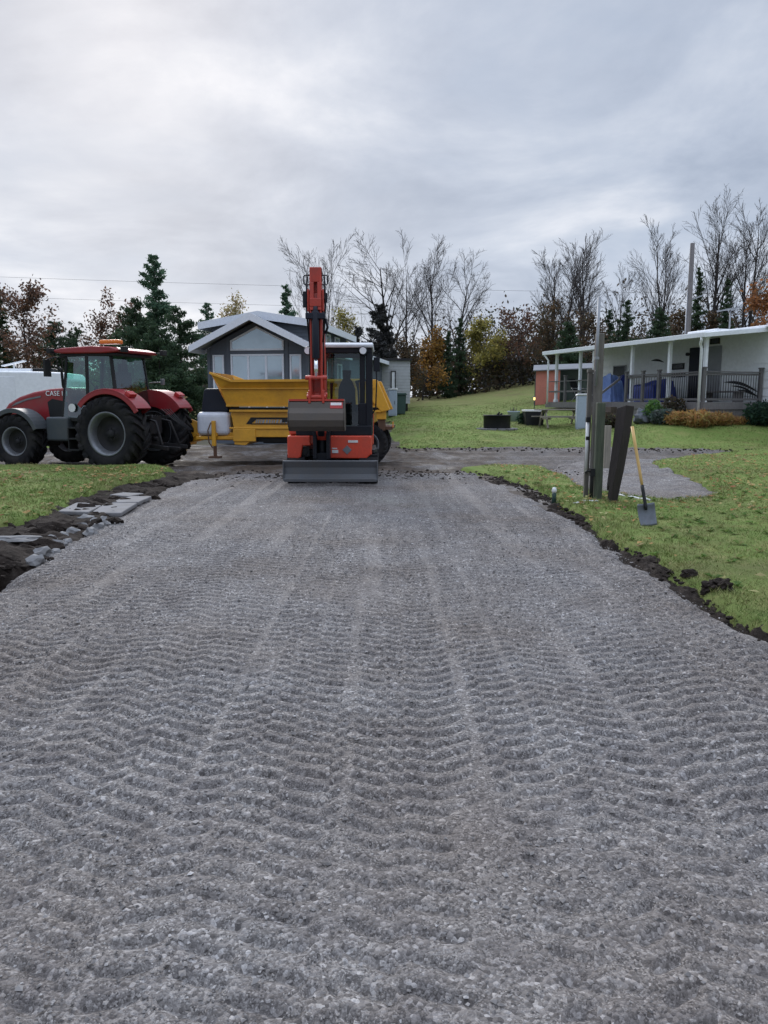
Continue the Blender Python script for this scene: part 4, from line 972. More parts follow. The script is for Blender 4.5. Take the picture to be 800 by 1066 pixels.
# ================================================================ BUILDINGS AND PROPS
def siding(mb, P, u, n, z0, z1, rng_, h=.125, m=0):
    """lapped boards: P origin, u along, n outward; rng_(z) -> (a, b)"""
    P = Vector(P); u = Vector(u); n = Vector(n); z = z0
    while z < z1-1e-4:
        zb, zt2 = z, min(z+h, z1); a0, b0 = rng_(zb+.001); a1, b1 = rng_(zt2-.001)
        if b0-a0 > .02:
            if b1-a1 < .01: a1 = b1 = (a0+b0)/2; 
            k = [P+u*a0+Vector((0, 0, zb))+n*.022, P+u*b0+Vector((0, 0, zb))+n*.022, P+u*b1+Vector((0, 0, zt2))+n*.003, P+u*a1+Vector((0, 0, zt2))+n*.003,
                 P+u*a0+Vector((0, 0, zb))-n*.05, P+u*b0+Vector((0, 0, zb))-n*.05, P+u*b1+Vector((0, 0, zt2))-n*.05, P+u*a1+Vector((0, 0, zt2))-n*.05]
            mb.add(k, [(0, 1, 2, 3), (4, 7, 6, 5), (0, 4, 5, 1), (3, 2, 6, 7), (0, 3, 7, 4), (1, 5, 6, 2)], m)
        z = zt2
def frame_poly(parent, P, u, n, poly, w, fm, gm, mull=(), name='window'):
    """window: frame mesh along a polygon (u,z) with glass child; mullions = vertical u positions"""
    P = Vector(P); u = Vector(u); n = Vector(n); Q = lambda a, z, d: P+u*a+Vector((0, 0, z))+n*d
    cx_ = sum(p[0] for p in poly)/len(poly); cz_ = sum(p[1] for p in poly)/len(poly)
    mb = MB(); N_ = len(poly)
    inn = []
    for k in range(N_):
        a = Vector(poly[k-1]); b = Vector(poly[k]); c = Vector(poly[(k+1) % N_])
        e1 = (b-a).normalized(); e2 = (c-b).normalized(); n1 = Vector((-e1.y, e1.x)); n2 = Vector((-e2.y, e2.x))
        if n1.dot(Vector((cx_, cz_))-b) < 0: n1 = -n1
        if n2.dot(Vector((cx_, cz_))-b) < 0: n2 = -n2
        bis = (n1+n2).normalized(); inn.append(b+bis*w/max(.3, bis.dot(n1)))
    for k in range(N_):
        o0, o1, i1, i0 = poly[k], poly[(k+1) % N_], inn[(k+1) % N_], inn[k]
        vs = [Q(*p, d) for d in (.0, .055) for p in (o0, o1, i1, i0)]
        mb.add(vs, [(0, 1, 2, 3), (4, 7, 6, 5), (0, 4, 5, 1), (2, 6, 7, 3)])
    for x in mull:
        zs = [p[1] for p in poly]; z0_, z1_ = min(zs)+w, max(zs)-w
        vs = [Q(x+dx, z, d) for d in (.01, .05) for dx, z in ((-w*.6, z0_), (w*.6, z0_), (w*.6, z1_), (-w*.6, z1_))]
        mb.add(vs, [(0, 1, 2, 3), (4, 7, 6, 5), (0, 4, 5, 1), (2, 6, 7, 3), (1, 5, 6, 2), (0, 3, 7, 4)])
    f = mb.build(name, fm, parent)
    mb = MB(); mb.add([Q(*p, .03) for p in inn], [list(range(N_))]); mb.build('pane', gm, f); return f
def rect(a, b, z0, z1): return [(a, z0), (b, z0), (b, z1), (a, z1)]
X_, Y_, Z_ = Vector((1, 0, 0)), Vector((0, 1, 0)), Vector((0, 0, 1))

# ---------------------------------------------------------------- dark gabled house
hz = Hf(-4.5, 27)-.05
ho = thing('park_cottage', 'dark grey sided cottage with a gable window and pale roof edges behind the yellow trailer', 'house', (-4.36, 27, hz), R(-9))
ez = 3.40-hz; az_ = 4.46-hz; slope = (az_-ez)/2.12
mb = MB()
gab = lambda z: (-1.75, 1.75) if z < az_-slope*1.75-.12 else (-(az_-.12-z)/slope, (az_-.12-z)/slope)
siding(mb, (0, 0, 0), X_, -Y_, .25, az_-.14, gab)
mb.b2(-1.74, 1.74, .0, .06, .0, .3)
mb.b2(-1.68, 1.68, .05, .15, .25, ez)
wl = mb.build('front_wall', M['siding'], ho)
mb = MB()
for s in (-1, 1):
    mb.b2(s*1.76-.05, s*1.76+.05, -.035, .05, .2, ez+.02); mb.b2(s*1.04-.06, s*1.04+.06, -.034, .02, .2, ez+.40)
mb.b2(-1.0, 1.0, -.034, .02, 3.235-hz, 3.325-hz)
mb.build('trim_boards', M['siding'], wl)
frame_poly(ho, (0, -.02, 0), X_, -Y_, [(-.95, 3.34-hz), (.95, 3.34-hz), (.95, 3.68-hz), (0, 4.15-hz), (-.95, 3.68-hz)], .06, M['trim'], M['winglass'])
frame_poly(ho, (0, -.02, 0), X_, -Y_, rect(-.95, .95, 1.0-hz, 3.22-hz), .06, M['trim'], M['winglass'], (-.32, .32))
for x in (-1.40, 1.36): frame_poly(ho, (0, -.02, 0), X_, -Y_, rect(x-.2, x+.2, 1.3-hz, 3.2-hz), .055, M['trim'], M['winglass'])
mb = MB()
siding(mb, (1.75, 0, 0), Y_, X_, .25, ez+.05, lambda z: (0, 6)); siding(mb, (-1.75, 0, 0), Y_, -X_, .25, ez+.05, lambda z: (0, 17))
siding(mb, (2.0, 6, 0), Y_, X_, .25, 3.55-hz, lambda z: (0, 11)); mb.b2(-1.75, 2.0, 16.9, 17.0, .2, 3.5-hz); mb.b2(1.7, 2.0, 5.95, 6.05, .2, 3.5-hz)
mb.build('side_wall', M['siding'], ho)
mb = MB()
siding(mb, (1.75, .35, 0), Y_, X_, ez+.05, 4.28-hz, lambda z: (0, 6.2)); siding(mb, (-1.75, .35, 0), Y_, -X_, ez+.05, 4.28-hz, lambda z: (0, 6.2))
siding(mb, (0, .35, 0), X_, -Y_, ez+.05, 4.28-hz, lambda z: (-1.75, 1.75)); mb.b2(-1.7, 1.7, 6.4, 6.5, ez, 4.28-hz)
loft = mb.build('loft_wall', M['siding'], ho)
for y in (1.5, 3.0, 4.6): frame_poly(ho, (1.77, 0, 0), Y_, X_, rect(y-.4, y+.4, 3.72-hz, 4.12-hz), .05, M['trim'], M['winglass'])
for y in (2.4, 5.0): frame_poly(ho, (1.77, 0, 0), Y_, X_, rect(y-.4, y+.4, 2.2-hz, 3.1-hz), .05, M['trim'], M['winglass'])
def gable_roof(name, hw, ze, zr, y0, y1, mat, fmat, fh=.20, th=.06):
    mb = MB()
    for s in (-1, 1):
        mb.add([(s*hw, y0, ze), (0, y0, zr), (0, y1, zr), (s*hw, y1, ze), (s*hw, y0, ze-th), (0, y0, zr-th), (0, y1, zr-th), (s*hw, y1, ze-th)],
               [(0, 1, 2, 3), (4, 7, 6, 5), (0, 3, 7, 4), (0, 4, 5, 1), (3, 2, 6, 7)])
    rf_ = mb.build(name, mat, ho)
    mb = MB()
    for s in (-1, 1):
        for y in (y0-.03, y1+.03):
            mb.add([(s*(hw+.02), y-.025, ze+.01), (0, y-.025, zr+.02), (0, y-.025, zr-fh), (s*(hw+.02), y-.025, ze-fh+.02), (s*(hw+.02), y+.025, ze+.01), (0, y+.025, zr+.02), (0, y+.025, zr-fh), (s*(hw+.02), y+.025, ze-fh+.02)],
                   [(0, 1, 2, 3), (4, 7, 6, 5), (0, 4, 5, 1), (2, 6, 7, 3), (0, 3, 7, 4)])
        mb.b2(s*hw-.02 if s > 0 else -hw-.02, hw+.02 if s > 0 else -hw+.02, y0, y1, ze-fh+.02, ze+.008)
    mb.build('fascia', fmat, rf_); return rf_
gr = gable_roof('gable_roof', 2.14, ez+.06, az_+.06, -.75, .5, M['roofing'], M['trim'], .23)
mb = MB()
for s in (-1, 1): mb.add([(s*2.10, -.74, ez-.015), (0, -.74, az_-.02), (0, .0, az_-.02), (s*2.10, .0, ez-.015)], [(0, 1, 2, 3)])
mb.build('soffit', M['soffit'], gr)
gable_roof('loft_roof', 2.14, 4.32-hz, 4.66-hz, .12, 6.7, M['roofing'], M['trim'], .25)
mb = MB(); mb.add([(2.35, 6.0, 3.66-hz), (0, 6.0, 4.1-hz), (0, 17.3, 4.1-hz), (2.35, 17.3, 3.66-hz), (2.35, 6.0, 3.56-hz), (0, 6.0, 4.0-hz), (0, 17.3, 4.0-hz), (2.35, 17.3, 3.56-hz)], [(0, 1, 2, 3), (4, 7, 6, 5), (0, 3, 7, 4), (0, 4, 5, 1), (3, 2, 6, 7)])
mb.add([(-2.1, 6.0, 3.66-hz), (0, 6.0, 4.1-hz), (0, 17.3, 4.1-hz), (-2.1, 17.3, 3.66-hz)], [(0, 1, 2, 3)])
r3 = mb.build('rear_roof', M['roofing'], ho); mb = MB(); mb.b2(2.34, 2.40, 6.0, 17.3, 3.50-hz, 3.68-hz); mb.build('fascia', M['trim'], r3)
# eave over the loft side on the main storey
mb = MB(); mb.add([(1.76, .4, ez+.18), (2.14, .4, ez+.04), (2.14, 6, ez+.04), (1.76, 6, ez+.18), (2.14, .4, ez-.1), (2.14, 6, ez-.1), (1.76, .4, ez-.1), (1.76, 6, ez-.1)], [(0, 1, 2, 3), (1, 4, 5, 2), (4, 6, 7, 5), (0, 6, 4, 1)])
mb.build('side_eave', M['trim'], ho)
# lumber stair rail by the house
gx, gy, _ = AT(192, 430, 24.5)
st = thing('stair_rail', 'unfinished pale lumber stair rail standing at the cottage corner behind the tractor', 'stair rail', (gx, gy, Hf(gx, gy)-.02))
mb = MB(); mb.b2(-.04, .04, -.04, .04, 0, 1.72); mb.b2(-1.2, -1.12, -.04, .04, 0, .9); mb.build('post', M['lumber'], st)
mb = MB(); mb.beam((.1, 0, 1.70), (-1.25, 0, .82), .09, .04); mb.build('handrail', M['lumber'], st)
mb = MB()
for k in range(4): mb.b2(-1.2+.3*k, -.9+.3*k, .0, .9, .16+.2*k, .20+.2*k)
mb.build('treads', M['lumber'], st)

# ---------------------------------------------------------------- pale trailer home behind the cottage
x0_, y0_ = 2.1, 41.0
pz = Hf(2, 41)
ph = thing('trailer_home', 'pale grey sided trailer home with a flat dark roof edge beyond the cottage', 'house', (0, 0, 0))
mb = MB(); zt3 = 3.72; xl, xr = -1.3, 1.36
siding(mb, (0, 41, 0), X_, -Y_, pz+.45, zt3, lambda z: (xl, xr), .16); siding(mb, (xr, 41, 0), Y_, X_, pz+.45, zt3, lambda z: (0, 9), .16); siding(mb, (xl, 41, 0), Y_, -X_, pz+.45, zt3, lambda z: (0, 9), .16)
mb.b2(xl, xr, 49.9, 50, pz+.4, zt3); mb.build('wall', M['sidinglight'], ph)
mb = MB(); mb.b2(xl+.1, xr-.1, 41.1, 49.9, pz-.2, pz+.5); mb.build('skirting', M['black'], ph)
mb = MB(); mb.b2(xl-.15, xr+.1, 40.85, 50.1, zt3, zt3+.12); mb.build('roof', M['darksteel'], ph)
frame_poly(ph, (0, 41-.02, 0), X_, -Y_, rect(.36, .62, 2.05, 3.2), .05, M['black'], M['white'])
# bins beside it
gx, gy, _ = AT(416, 432, 38); bz = Hf(gx, gy)
bn = thing('wheelie_bin', 'dark green wheelie bin standing on the grass beside the cottage', 'bin', (gx, gy, bz), R(10))
mb = MB(); mb.prism([(-.24, .08), (.24, .08), (.29, 1.0), (-.29, 1.0)], -.28, .3, 'y'); mb.build('bin_body', M['greenplastic'], bn, .03)
mb = MB(); mb.prism([(-.33, 1.0), (.32, 1.0), (.27, 1.10), (-.28, 1.10)], -.34, .33, 'y'); mb.cyl((-.3, .33, 1.03), (.3, .33, 1.03), .03, n=8); mb.build('lid', M['greenplastic'], bn, .02)
for s in (-1, 1):
    mb = MB(); mb.cyl((s*.27-.03, .24, .12), (s*.27+.03, .24, .12), .12, n=16); mb.build('wheel', M['black'], bn)
gx, gy, _ = AT(409, 432, 37.2); bz = Hf(gx, gy)
bn = thing('storage_cabinet', 'pale blue grey storage cabinet against the cottage wall beside the green bin', 'cabinet', (gx, gy, bz), R(-5))
mb = MB(); mb.b2(-.2, .2, -.25, .25, .04, 1.28); mb.build('cabinet_body', M['paleblue'], bn, .02)
mb = MB(); mb.b2(-.17, .17, -.265, -.25, .1, 1.2); d_ = mb.build('door', M['paleblue'], bn, .005); mb = MB(); mb.b2(.11, .13, -.285, -.265, .6, .75); mb.build('handle', M['darksteel'], d_)
mb = MB(); mb.prism([(-.23, 1.28), (.23, 1.28), (.2, 1.36), (-.2, 1.33)], -.28, .28, 'y'); mb.build('lid', M['whiteplastic'], bn, .01)

# ---------------------------------------------------------------- white travel trailer behind the tractor
tz_ = Hf(-13, 28)
tt = thing('travel_trailer', 'white travel trailer with a roof aerial, mostly hidden behind the red tractor', 'caravan', (-13.9, 27.5, tz_), R(6))
mb = MB(); prof = [(-5.0, .55), (2.6, .55), (2.72, .8), (2.74, 2.25), (2.55, 2.50), (1.8, 2.53), (-5.0, 2.62)]
mb.prism(prof, 0, 2.4, 'y'); body = mb.build('body', M['rvwhite'], tt, .06, 3)
mb = MB(); mb.prism([(-5.02, 1.0), (2.5, 1.0), (2.4, 1.16), (-2, 1.12), (-5.02, 1.2)], -.008, .0, 'y'); mb.build('stripe', M['galv'], body)
mb = MB()
for k, (x, w_) in enumerate([(.0, .12), (.16, .2), (.42, .1), (.55, .16), (.75, .12), (.92, .1)]): mb.b2(x-.35, x-.35+w_, -.008, 0, 1.95, 2.05)
mb.build('lettering', M['galv'], body)
frame_poly(tt, (0, -.005, 0), X_, -Y_, rect(-3.9, -3.0, 1.45, 2.1), .04, M['galv'], M['darkglass'])
mb = MB(); mb.b2(.25, .85, -.012, 0, .75, 2.35); mb.build('door', M['white'], body, .005)
mb = MB(); mb.cyl((.5, 1.0, 2.5), (.5, 1.0, 2.82), .03, n=8); mb.beam((.1, 1.0, 2.76), (.9, 1.0, 2.95), .3, .04); mb.b2(-.1, 1.2, .6, 1.4, 2.5, 2.66); mb.build('roof_aerial', M['rvwhite'], tt, .01)
mb = MB(); mb.b2(1.2, 1.9, .8, 1.5, 2.52, 2.68); mb.build('roof_vent', M['black'], tt, .03)
for x in (-1.9, -1.1):
    mb = MB(); mb.cyl((x, .02, .34), (x, .24, .34), .34, n=24); mb.build('wheel', M['rubber'], tt, .03)
mb = MB(); mb.b2(-5, 2.6, .1, 2.3, .42, .56); mb.b2(2.6, 3.8, 1.1, 1.3, .45, .55); mb.b2(2.3, 2.4, .3, .4, .0, .45); mb.b2(-4.6, -4.5, .3, .4, 0, .45); mb.build('chassis', M['black'], tt)

# ---------------------------------------------------------------- porch trailer home on the rise
e1 = Vector((-.305, .952, 0)); e2 = Vector((.952, .305, 0)); C0 = Vector((11.5, 28.0, 0)); DZ = 1.58
pang = math.atan2(e2.y, e2.x)     # local x = e2 (towards the wall), local y = e1 (along the porch)
pt = thing('porch_trailer', 'white trailer home with a long covered porch on the grassy rise', 'house', (C0.x, C0.y, 0), pang)
RZ = 3.98
mb = MB(); siding(mb, (2.55, 0, 0), Y_, -X_, .9, 4.22, lambda z: (-5, 11.2), .30); mb.b2(2.6, 5.2, -5, 11.2, .9, 4.25); mb.build('wall', M['rvwhite'], pt)
mb = MB(); mb.b2(2.2, 5.4, -5.2, 11.4, 4.25, 4.33); mb.build('roof', M['white'], pt, .02)
mb = MB(); mb.add([(-.35, -.35, RZ), (2.5, -.35, 4.26), (2.5, 10.9, 4.26), (-.35, 10.9, RZ), (-.35, -.35, RZ-.05), (2.5, -.35, 4.2), (2.5, 10.9, 4.2), (-.35, 10.9, RZ-.05)], [(0, 1, 2, 3), (4, 7, 6, 5), (0, 4, 5, 1), (3, 2, 6, 7)])
pr_ = mb.build('porch_roof', M['white'], pt)
mb = MB(); mb.b2(-.45, -.35, -.4, 10.95, RZ-.14, RZ+.03); mb.beam((-.45, -.38, RZ-.07), (2.5, -.38, 4.19), .05, .16); mb.beam((-.45, 10.93, RZ-.07), (2.5, 10.93, 4.19), .05, .16); mb.build('gutter', M['white'], pr_, .012)
mb = MB(); mb.tube([(-.40, -.22, RZ-.13), (-.40, -.22, RZ-.24), (-.30, -.05, RZ-.36), (-.22, -.03, RZ-.5), (-.22, -.03, .85)], .05, 10); mb.build('downspout', M['white'], pt)
mb = MB(); mb.tube([(-.40, 10.8, RZ-.13), (-.3, 10.6, RZ-.4), (-.3, 10.6, 1.5)], .045, 8); mb.build('downspout', M['white'], pt)
for y in (.0, 1.95, 4.3, 8.2, 10.3):
    mb = MB(); mb.b2(-.06, .06, y-.06, y+.06, DZ, RZ-.04); mb.b2(-.09, .09, y-.09, y+.09, DZ, DZ+.12); mb.b2(-.09, .09, y-.09, y+.09, RZ-.16, RZ-.05); mb.build('roof_post', M['white'], pt, .008)
mb = MB(); mb.b2(-.15, 2.5, -.15, 11, DZ-.05, DZ); mb.b2(-.17, -.13, -.15, 11, DZ-.26, DZ-.02); mb.b2(-.15, 2.5, -.19, -.15, DZ-.26, DZ-.02); mb.build('deck', M['deckwood'], pt)
mb = MB()
k = -.05
while k < 2.45: mb.b2(k, k+.135, -.15, -.13, .5, DZ-.26); k += .142
k = -.1
while k < 4.4: mb.b2(-.14, -.12, k, k+.135, .5, DZ-.26); k += .142
mb.build('skirting', M['deckwood'], pt)
RH = 1.08
def rail(x0, y0, x1, y1, fine):
    mb = MB(); a = Vector((x0, y0, 0)); b = Vector((x1, y1, 0)); L = (b-a).length
    mb.beam(a+Z_*(DZ+RH), b+Z_*(DZ+RH), .12, .04); mb.beam(a+Z_*(DZ+RH-.08), b+Z_*(DZ+RH-.08), .04, .08); mb.beam(a+Z_*(DZ+.1), b+Z_*(DZ+.1), .04, .08)
    r_ = mb.build('railing', M['railwood'], pt)
    mb = MB(); n_ = int(L/fine)
    for q in range(1, n_):
        p = a+(b-a)*q/n_; mb.cyl(p+Z_*(DZ+.1), p+Z_*(DZ+RH-.05), .012, n=6)
    mb.build('balusters', M['baluster'], r_)['kind'] = 'stuff'
rail(.0, -.08, 2.45, -.08, .11); rail(-.08, .0, -.08, 2.4, .12); rail(-.08, 2.4, -.08, 4.5, .16)
mb = MB(); mb.beam((-.08, 7.0, DZ+RH-.1), (-.08, 10.8, DZ+RH-.1), .1, .04); mb.beam((-.08, 7.0, DZ+.5), (-.08, 10.8, DZ+.5), .04, .08); mb.build('railing', M['railwood'], pt)
for x, y in ((-.08, -.08), (2.42, -.1), (-.1, 2.4), (-.1, 3.4), (-.1, 4.5), (-.1, 7.0), (-.1, 9.3)):
    mb = MB(); mb.b2(x-.055, x+.055, y-.055, y+.055, DZ-.3, DZ+RH+.12); mb.b2(x-.075, x+.075, y-.075, y+.075, DZ+RH+.12, DZ+RH+.17); mb.build('railing_post', M['railwood'], pt, .006)
# wall features, on plane x = 2.53 facing -x
W = lambda a, b, z0, z1: rect(a, b, z0, z1)
mb = MB(); mb.b2(2.50, 2.55, 3.0, 3.95, DZ+.02, 3.80); dr = mb.build('door', M['navy'], pt, .01); mb = MB(); mb.b2(2.46, 2.5, 3.1, 3.16, 2.55, 2.7); mb.build('handle', M['chrome'], dr)
mb = MB(); mb.b2(2.49, 2.53, 2.1, 2.98, DZ+.05, 3.78); mb.build('screen_door', M['galv'], pt, .01)
frame_poly(pt, (2.53, 0, 0), Y_, -X_, W(4.25, 5.0, 2.95, 3.2), .04, M['black'], M['darkglass']); frame_poly(pt, (2.53, 0, 0), Y_, -X_, W(8.3, 9.3, 2.75, 3.3), .04, M['galv'], M['darkglass'])
frame_poly(pt, (2.53, 0, 0), Y_, -X_, W(2.25, 2.75, 3.86, 4.08), .03, M['black'], M['darkglass'])
mb = MB(); mb.cyl((2.44, 4.05, 3.55), (2.54, 4.05, 3.55), .07, n=10); mb.build('porch_lamp', M['black'], pt)
def swoosh(pts, wd, name='decal'):
    mb = MB(); n_ = len(pts)
    for q in range(n_-1):
        (a, z), (b, z2) = pts[q], pts[q+1]; w0 = wd*math.sin(math.pi*(q+.3)/n_); w1 = wd*math.sin(math.pi*min(1, (q+1.3)/n_))
        mb.add([(2.522, a, z-w0), (2.522, b, z2-w1), (2.522, b, z2+w1), (2.522, a, z+w0)], [(0, 1, 2, 3)])
    mb.build(name, M['black'], pt)
def arcpts(a0, z0, a1, z1, sag): return [(a0+(a1-a0)*t, z0+(z1-z0)*t+sag*math.sin(math.pi*t)) for t in [q/10 for q in range(11)]]
swoosh(arcpts(1.9, 2.35, .1, 1.95, .13), .06); swoosh(arcpts(1.5, 2.2, .3, 1.9, .08), .04); swoosh(arcpts(1.2, 2.05, .0, 1.75, .06), .05); swoosh(arcpts(6.5, 3.4, 5.6, 3.3, .06), .05)
mb = MB()
for q in range(6): mb.b2(2.515, 2.525, 4.15+q*.16, 4.27+q*.16, 2.62, 2.78)
mb.build('wall_lettering', M['black'], pt)
mb = MB(); mb.b2(3.0, 3.9, -1.4, -.2, 4.33, 4.62); mb.build('roof_unit', M['white'], pt, .08, 3)
mb = MB(); mb.b2(2.6, 3.3, 2.6, 4.3, 4.33, 4.48); mb.build('roof_dome', M['white'], pt, .06, 3)
# steps
mb = MB()
for k in range(4): mb.b2(-.15-.3*(k+1), -.15-.3*k, 5.0, 6.7, DZ-.2*(k+1)-.30, DZ-.2*(k+1))
mb.build('steps', M['stepwood'], pt, .008)
mb = MB(); mb.beam((-.12, 4.95, DZ+.95), (-1.3, 4.95, DZ+.15), .05, .09); mb.b2(-1.32, -1.24, 4.91, 4.99, .8, DZ+.2); mb.build('stair_rail', M['railwood'], pt)
PM = Matrix.Translation((C0.x, C0.y, 0)) @ Matrix.Rotation(pang, 4, 'Z')
def on_porch(x, y, z=DZ): return tuple(PM @ Vector((x, y, z)))
# tarps on the porch
def tarp(nm, lab, x, y, sx, sy, h, mat, seed):
    rr_ = random.Random(seed); mb = MB(); n_ = 22; vs = []
    for i in range(n_+1):
        for j in range(n_+1):
            u, v = i/n_*2-1, j/n_*2-1; e_ = max(abs(u), abs(v))
            z = h*(1-ss(.72, 1.0, e_))*(.8+.35*float(vn(u*1.3+seed, v*1.3, 1.2, seed))+.1*float(vn(u, v, 4, seed+1)))
            sp = 1+.06*float(vn(u*5, v*5, 1, seed+3))
            vs.append((u*sx/2*sp, v*sy/2*sp, max(.012, float(z))))
    mb.add(vs, [(i*(n_+1)+j, (i+1)*(n_+1)+j, (i+1)*(n_+1)+j+1, i*(n_+1)+j+1) for i in range(n_) for j in range(n_)], 0, False)
    o = mb.build(nm, M[mat]); o.location = on_porch(x, y); o.rotation_euler = (0, 0, pang); sd_ = o.modifiers.new('thick', 'SOLIDIFY'); sd_.thickness = .012
    tag(o, lab, 'tarp')
tarp('covered_furniture', 'dark blue tarp bulging over porch furniture behind the plain railing', 1.0, 4.3, 1.3, 2.0, .95, 'tarp', 3)
tarp('covered_furniture', 'tall heap under blue tarp with a paler top, by the porch stair opening', .9, 6.9, 1.3, 1.7, 1.22, 'tarp', 8)
tarp('loose_tarp', 'crumpled pale blue tarp lying on top of the covered heap', .5, 6.6, .8, 1.4, 1.30, 'tarplight', 12)
# bench on porch by the fine railing
bc = thing('porch_bench', 'low grey bench on the porch behind the fine railing', 'bench', on_porch(1.9, 1.2), pang)
mb = MB(); mb.b2(-.25, .25, -.9, .9, .36, .42); mb.build('seat', M['deckwood'], bc, .01)
for y in (-.8, .8):
    mb = MB(); mb.b2(-.22, .22, y-.03, y+.03, 0, .36); mb.build('leg', M['deckwood'], bc)
# folding chair on the far end of the porch
fc = thing('porch_chair', 'dark reclined folding chair at the far end of the porch', 'chair', on_porch(.55, 9.0), pang+R(20))
mb = MB(); mb.b2(-.26, .26, -.25, .25, .40, .44); mb.build('seat', M['black'], fc, .01)
mb = MB(); mb.beam((0, .22, .42), (0, .55, 1.1), .52, .03); mb.build('backrest', M['black'], fc, .01)
for s in (-1, 1):
    mb = MB(); mb.tube([(s*.27, -.3, 0), (s*.27, .3, .62)], .014, 6); mb.tube([(s*.27, .35, 0), (s*.27, -.25, .6)], .014, 6); mb.tube([(s*.27, -.28, .62), (s*.27, .34, .64)], .02, 6); mb.build('leg', M['galv'], fc)

# pale cabinet standing below the porch
gx, gy, _ = AT(607, 442, 29.6); cz = Hf(gx, gy)
cbn = thing('garden_cabinet', 'tall pale blue grey plastic cabinet on the grass between picnic table and gate posts', 'cabinet', (gx, gy, cz-.03), R(-8))
mb = MB(); mb.b2(-.26, .26, -.28, .28, 0, 1.30); mb.build('cabinet_body', M['paleblue'], cbn, .03)
mb = MB(); mb.prism([(-.29, 1.30), (.29, 1.30), (.25, 1.38), (-.25, 1.36)], -.31, .31, 'y'); mb.build('lid', M['whiteplastic'], cbn, .015)
mb = MB(); mb.b2(-.22, .22, -.295, -.28, .08, 1.24); d_ = mb.build('door', M['paleblue'], cbn, .006); mb = MB(); mb.b2(.14, .17, -.315, -.295, .62, .78); mb.build('handle', M['galv'], d_)
# picnic table
gx, gy, _ = AT(583, 441, 30.8); pz_ = Hf(gx, gy)
pc = thing('picnic_table', 'weathered wooden picnic table on the grass below the far end of the porch', 'picnic table', (gx, gy, pz_), R(4))
mb = MB()
for k in range(5): mb.b2(-.95, .95, -.37+k*.15, -.23+k*.15, .70, .74)
mb.build('tabletop', M['palewood'], pc)
for s in (-1, 1):
    mb = MB(); mb.b2(-.95, .95, s*.68-.13, s*.68-.005, .42, .46); mb.b2(-.95, .95, s*.68+.005, s*.68+.13, .42, .46); mb.build('bench', M['palewood'], pc)
    mb = MB(); mb.beam((s*.65, -.65, 0), (s*.65, -.2, .70), .05, .1); mb.beam((s*.65, .65, 0), (s*.65, .2, .70), .05, .1); mb.beam((s*.61, -.78, .38), (s*.61, .78, .38), .04, .09); mb.beam((s*.61, -.35, .66), (s*.61, .35, .66), .04, .09); mb.build('leg_frame', M['palewood'], pc)
# tub with white lid
gx, gy, _ = AT(555.5, 438, 32); z = Hf(gx, gy)
tb_ = thing('cooler_tub', 'low black tub with a white lid beside the picnic table', 'tub', (gx, gy, z))
mb = MB(); mb.prism([(-.34, 0), (.34, 0), (.40, .60), (-.40, .60)], -.35, .35, 'y'); mb.build('tub_body', M['black'], tb_, .03); mb = MB(); mb.b2(-.43, .43, -.38, .38, .60, .68); mb.build('lid', M['whiteplastic'], tb_, .02)
# fire ring
gx, gy, _ = AT(517.5, 447, 30.3); z = Hf(gx, gy)+.05
fp = thing('fire_ring', 'round black steel fire ring full of charred wood on the lawn', 'fire pit', (gx, gy, z))
mb = MB(); mb.lathe([(.52, .0), (.53, .5), (.545, .5), (.55, .52), (.535, .53), (.50, .51), (.49, .1)], (0, 0, .02), 'z', 32); mb.lathe([(.001, .3), (.5, .3)], (0, 0, 0), 'z', 24); mb.build('ring', M['black'], fp)
mb = MB(); rq = random.Random(6)
for k in range(9):
    a = rq.uniform(0, 6.28); r0 = rq.uniform(.1, .38); p = Vector((r0*math.cos(a), r0*math.sin(a), .36)); q = p+Vector((rq.uniform(-.35, .35), rq.uniform(-.2, .2), rq.uniform(.12, .36)))
    mb.tube([p, (p+q)/2+Vector((0, 0, .01)), q], [.05, .045, .035], 6)
mb.build('charred_wood', M['rubber'], fp)
mb = MB()
for k in range(13):
    a = 2*math.pi*k/13; mb.box((.68*math.cos(a), .68*math.sin(a), .0), (.24, .26, .07), 0, Matrix.Rotation(a, 3, 'Z'))
mb.build('paver_ring', M['concrete'], fp, .01)
# planter
gx, gy, _ = AT(535, 437, 34); z = Hf(gx, gy)
pl = thing('planter_tub', 'round pale grey planter tub with dead stems on the grassy rise', 'planter', (gx, gy, z+.02))
mb = MB(); mb.lathe([(.001, .0), (.2, 0), (.26, .40), (.285, .42), (.285, .46), (.25, .46), (.23, .36), (.001, .36)], (0, 0, 0), 'z', 24); mb.build('tub', M['paleblue'], pl)
mb = MB()
for k in range(26):
    a = rq.uniform(0, 6.28); r0 = rq.uniform(0, .2); mb.tube([(r0*math.cos(a), r0*math.sin(a), .34), (r0*1.8*math.cos(a), r0*1.8*math.sin(a), .34+rq.uniform(.12, .3))], [.012, .006], 4)
mb.build('stems', M['bark'], pl)
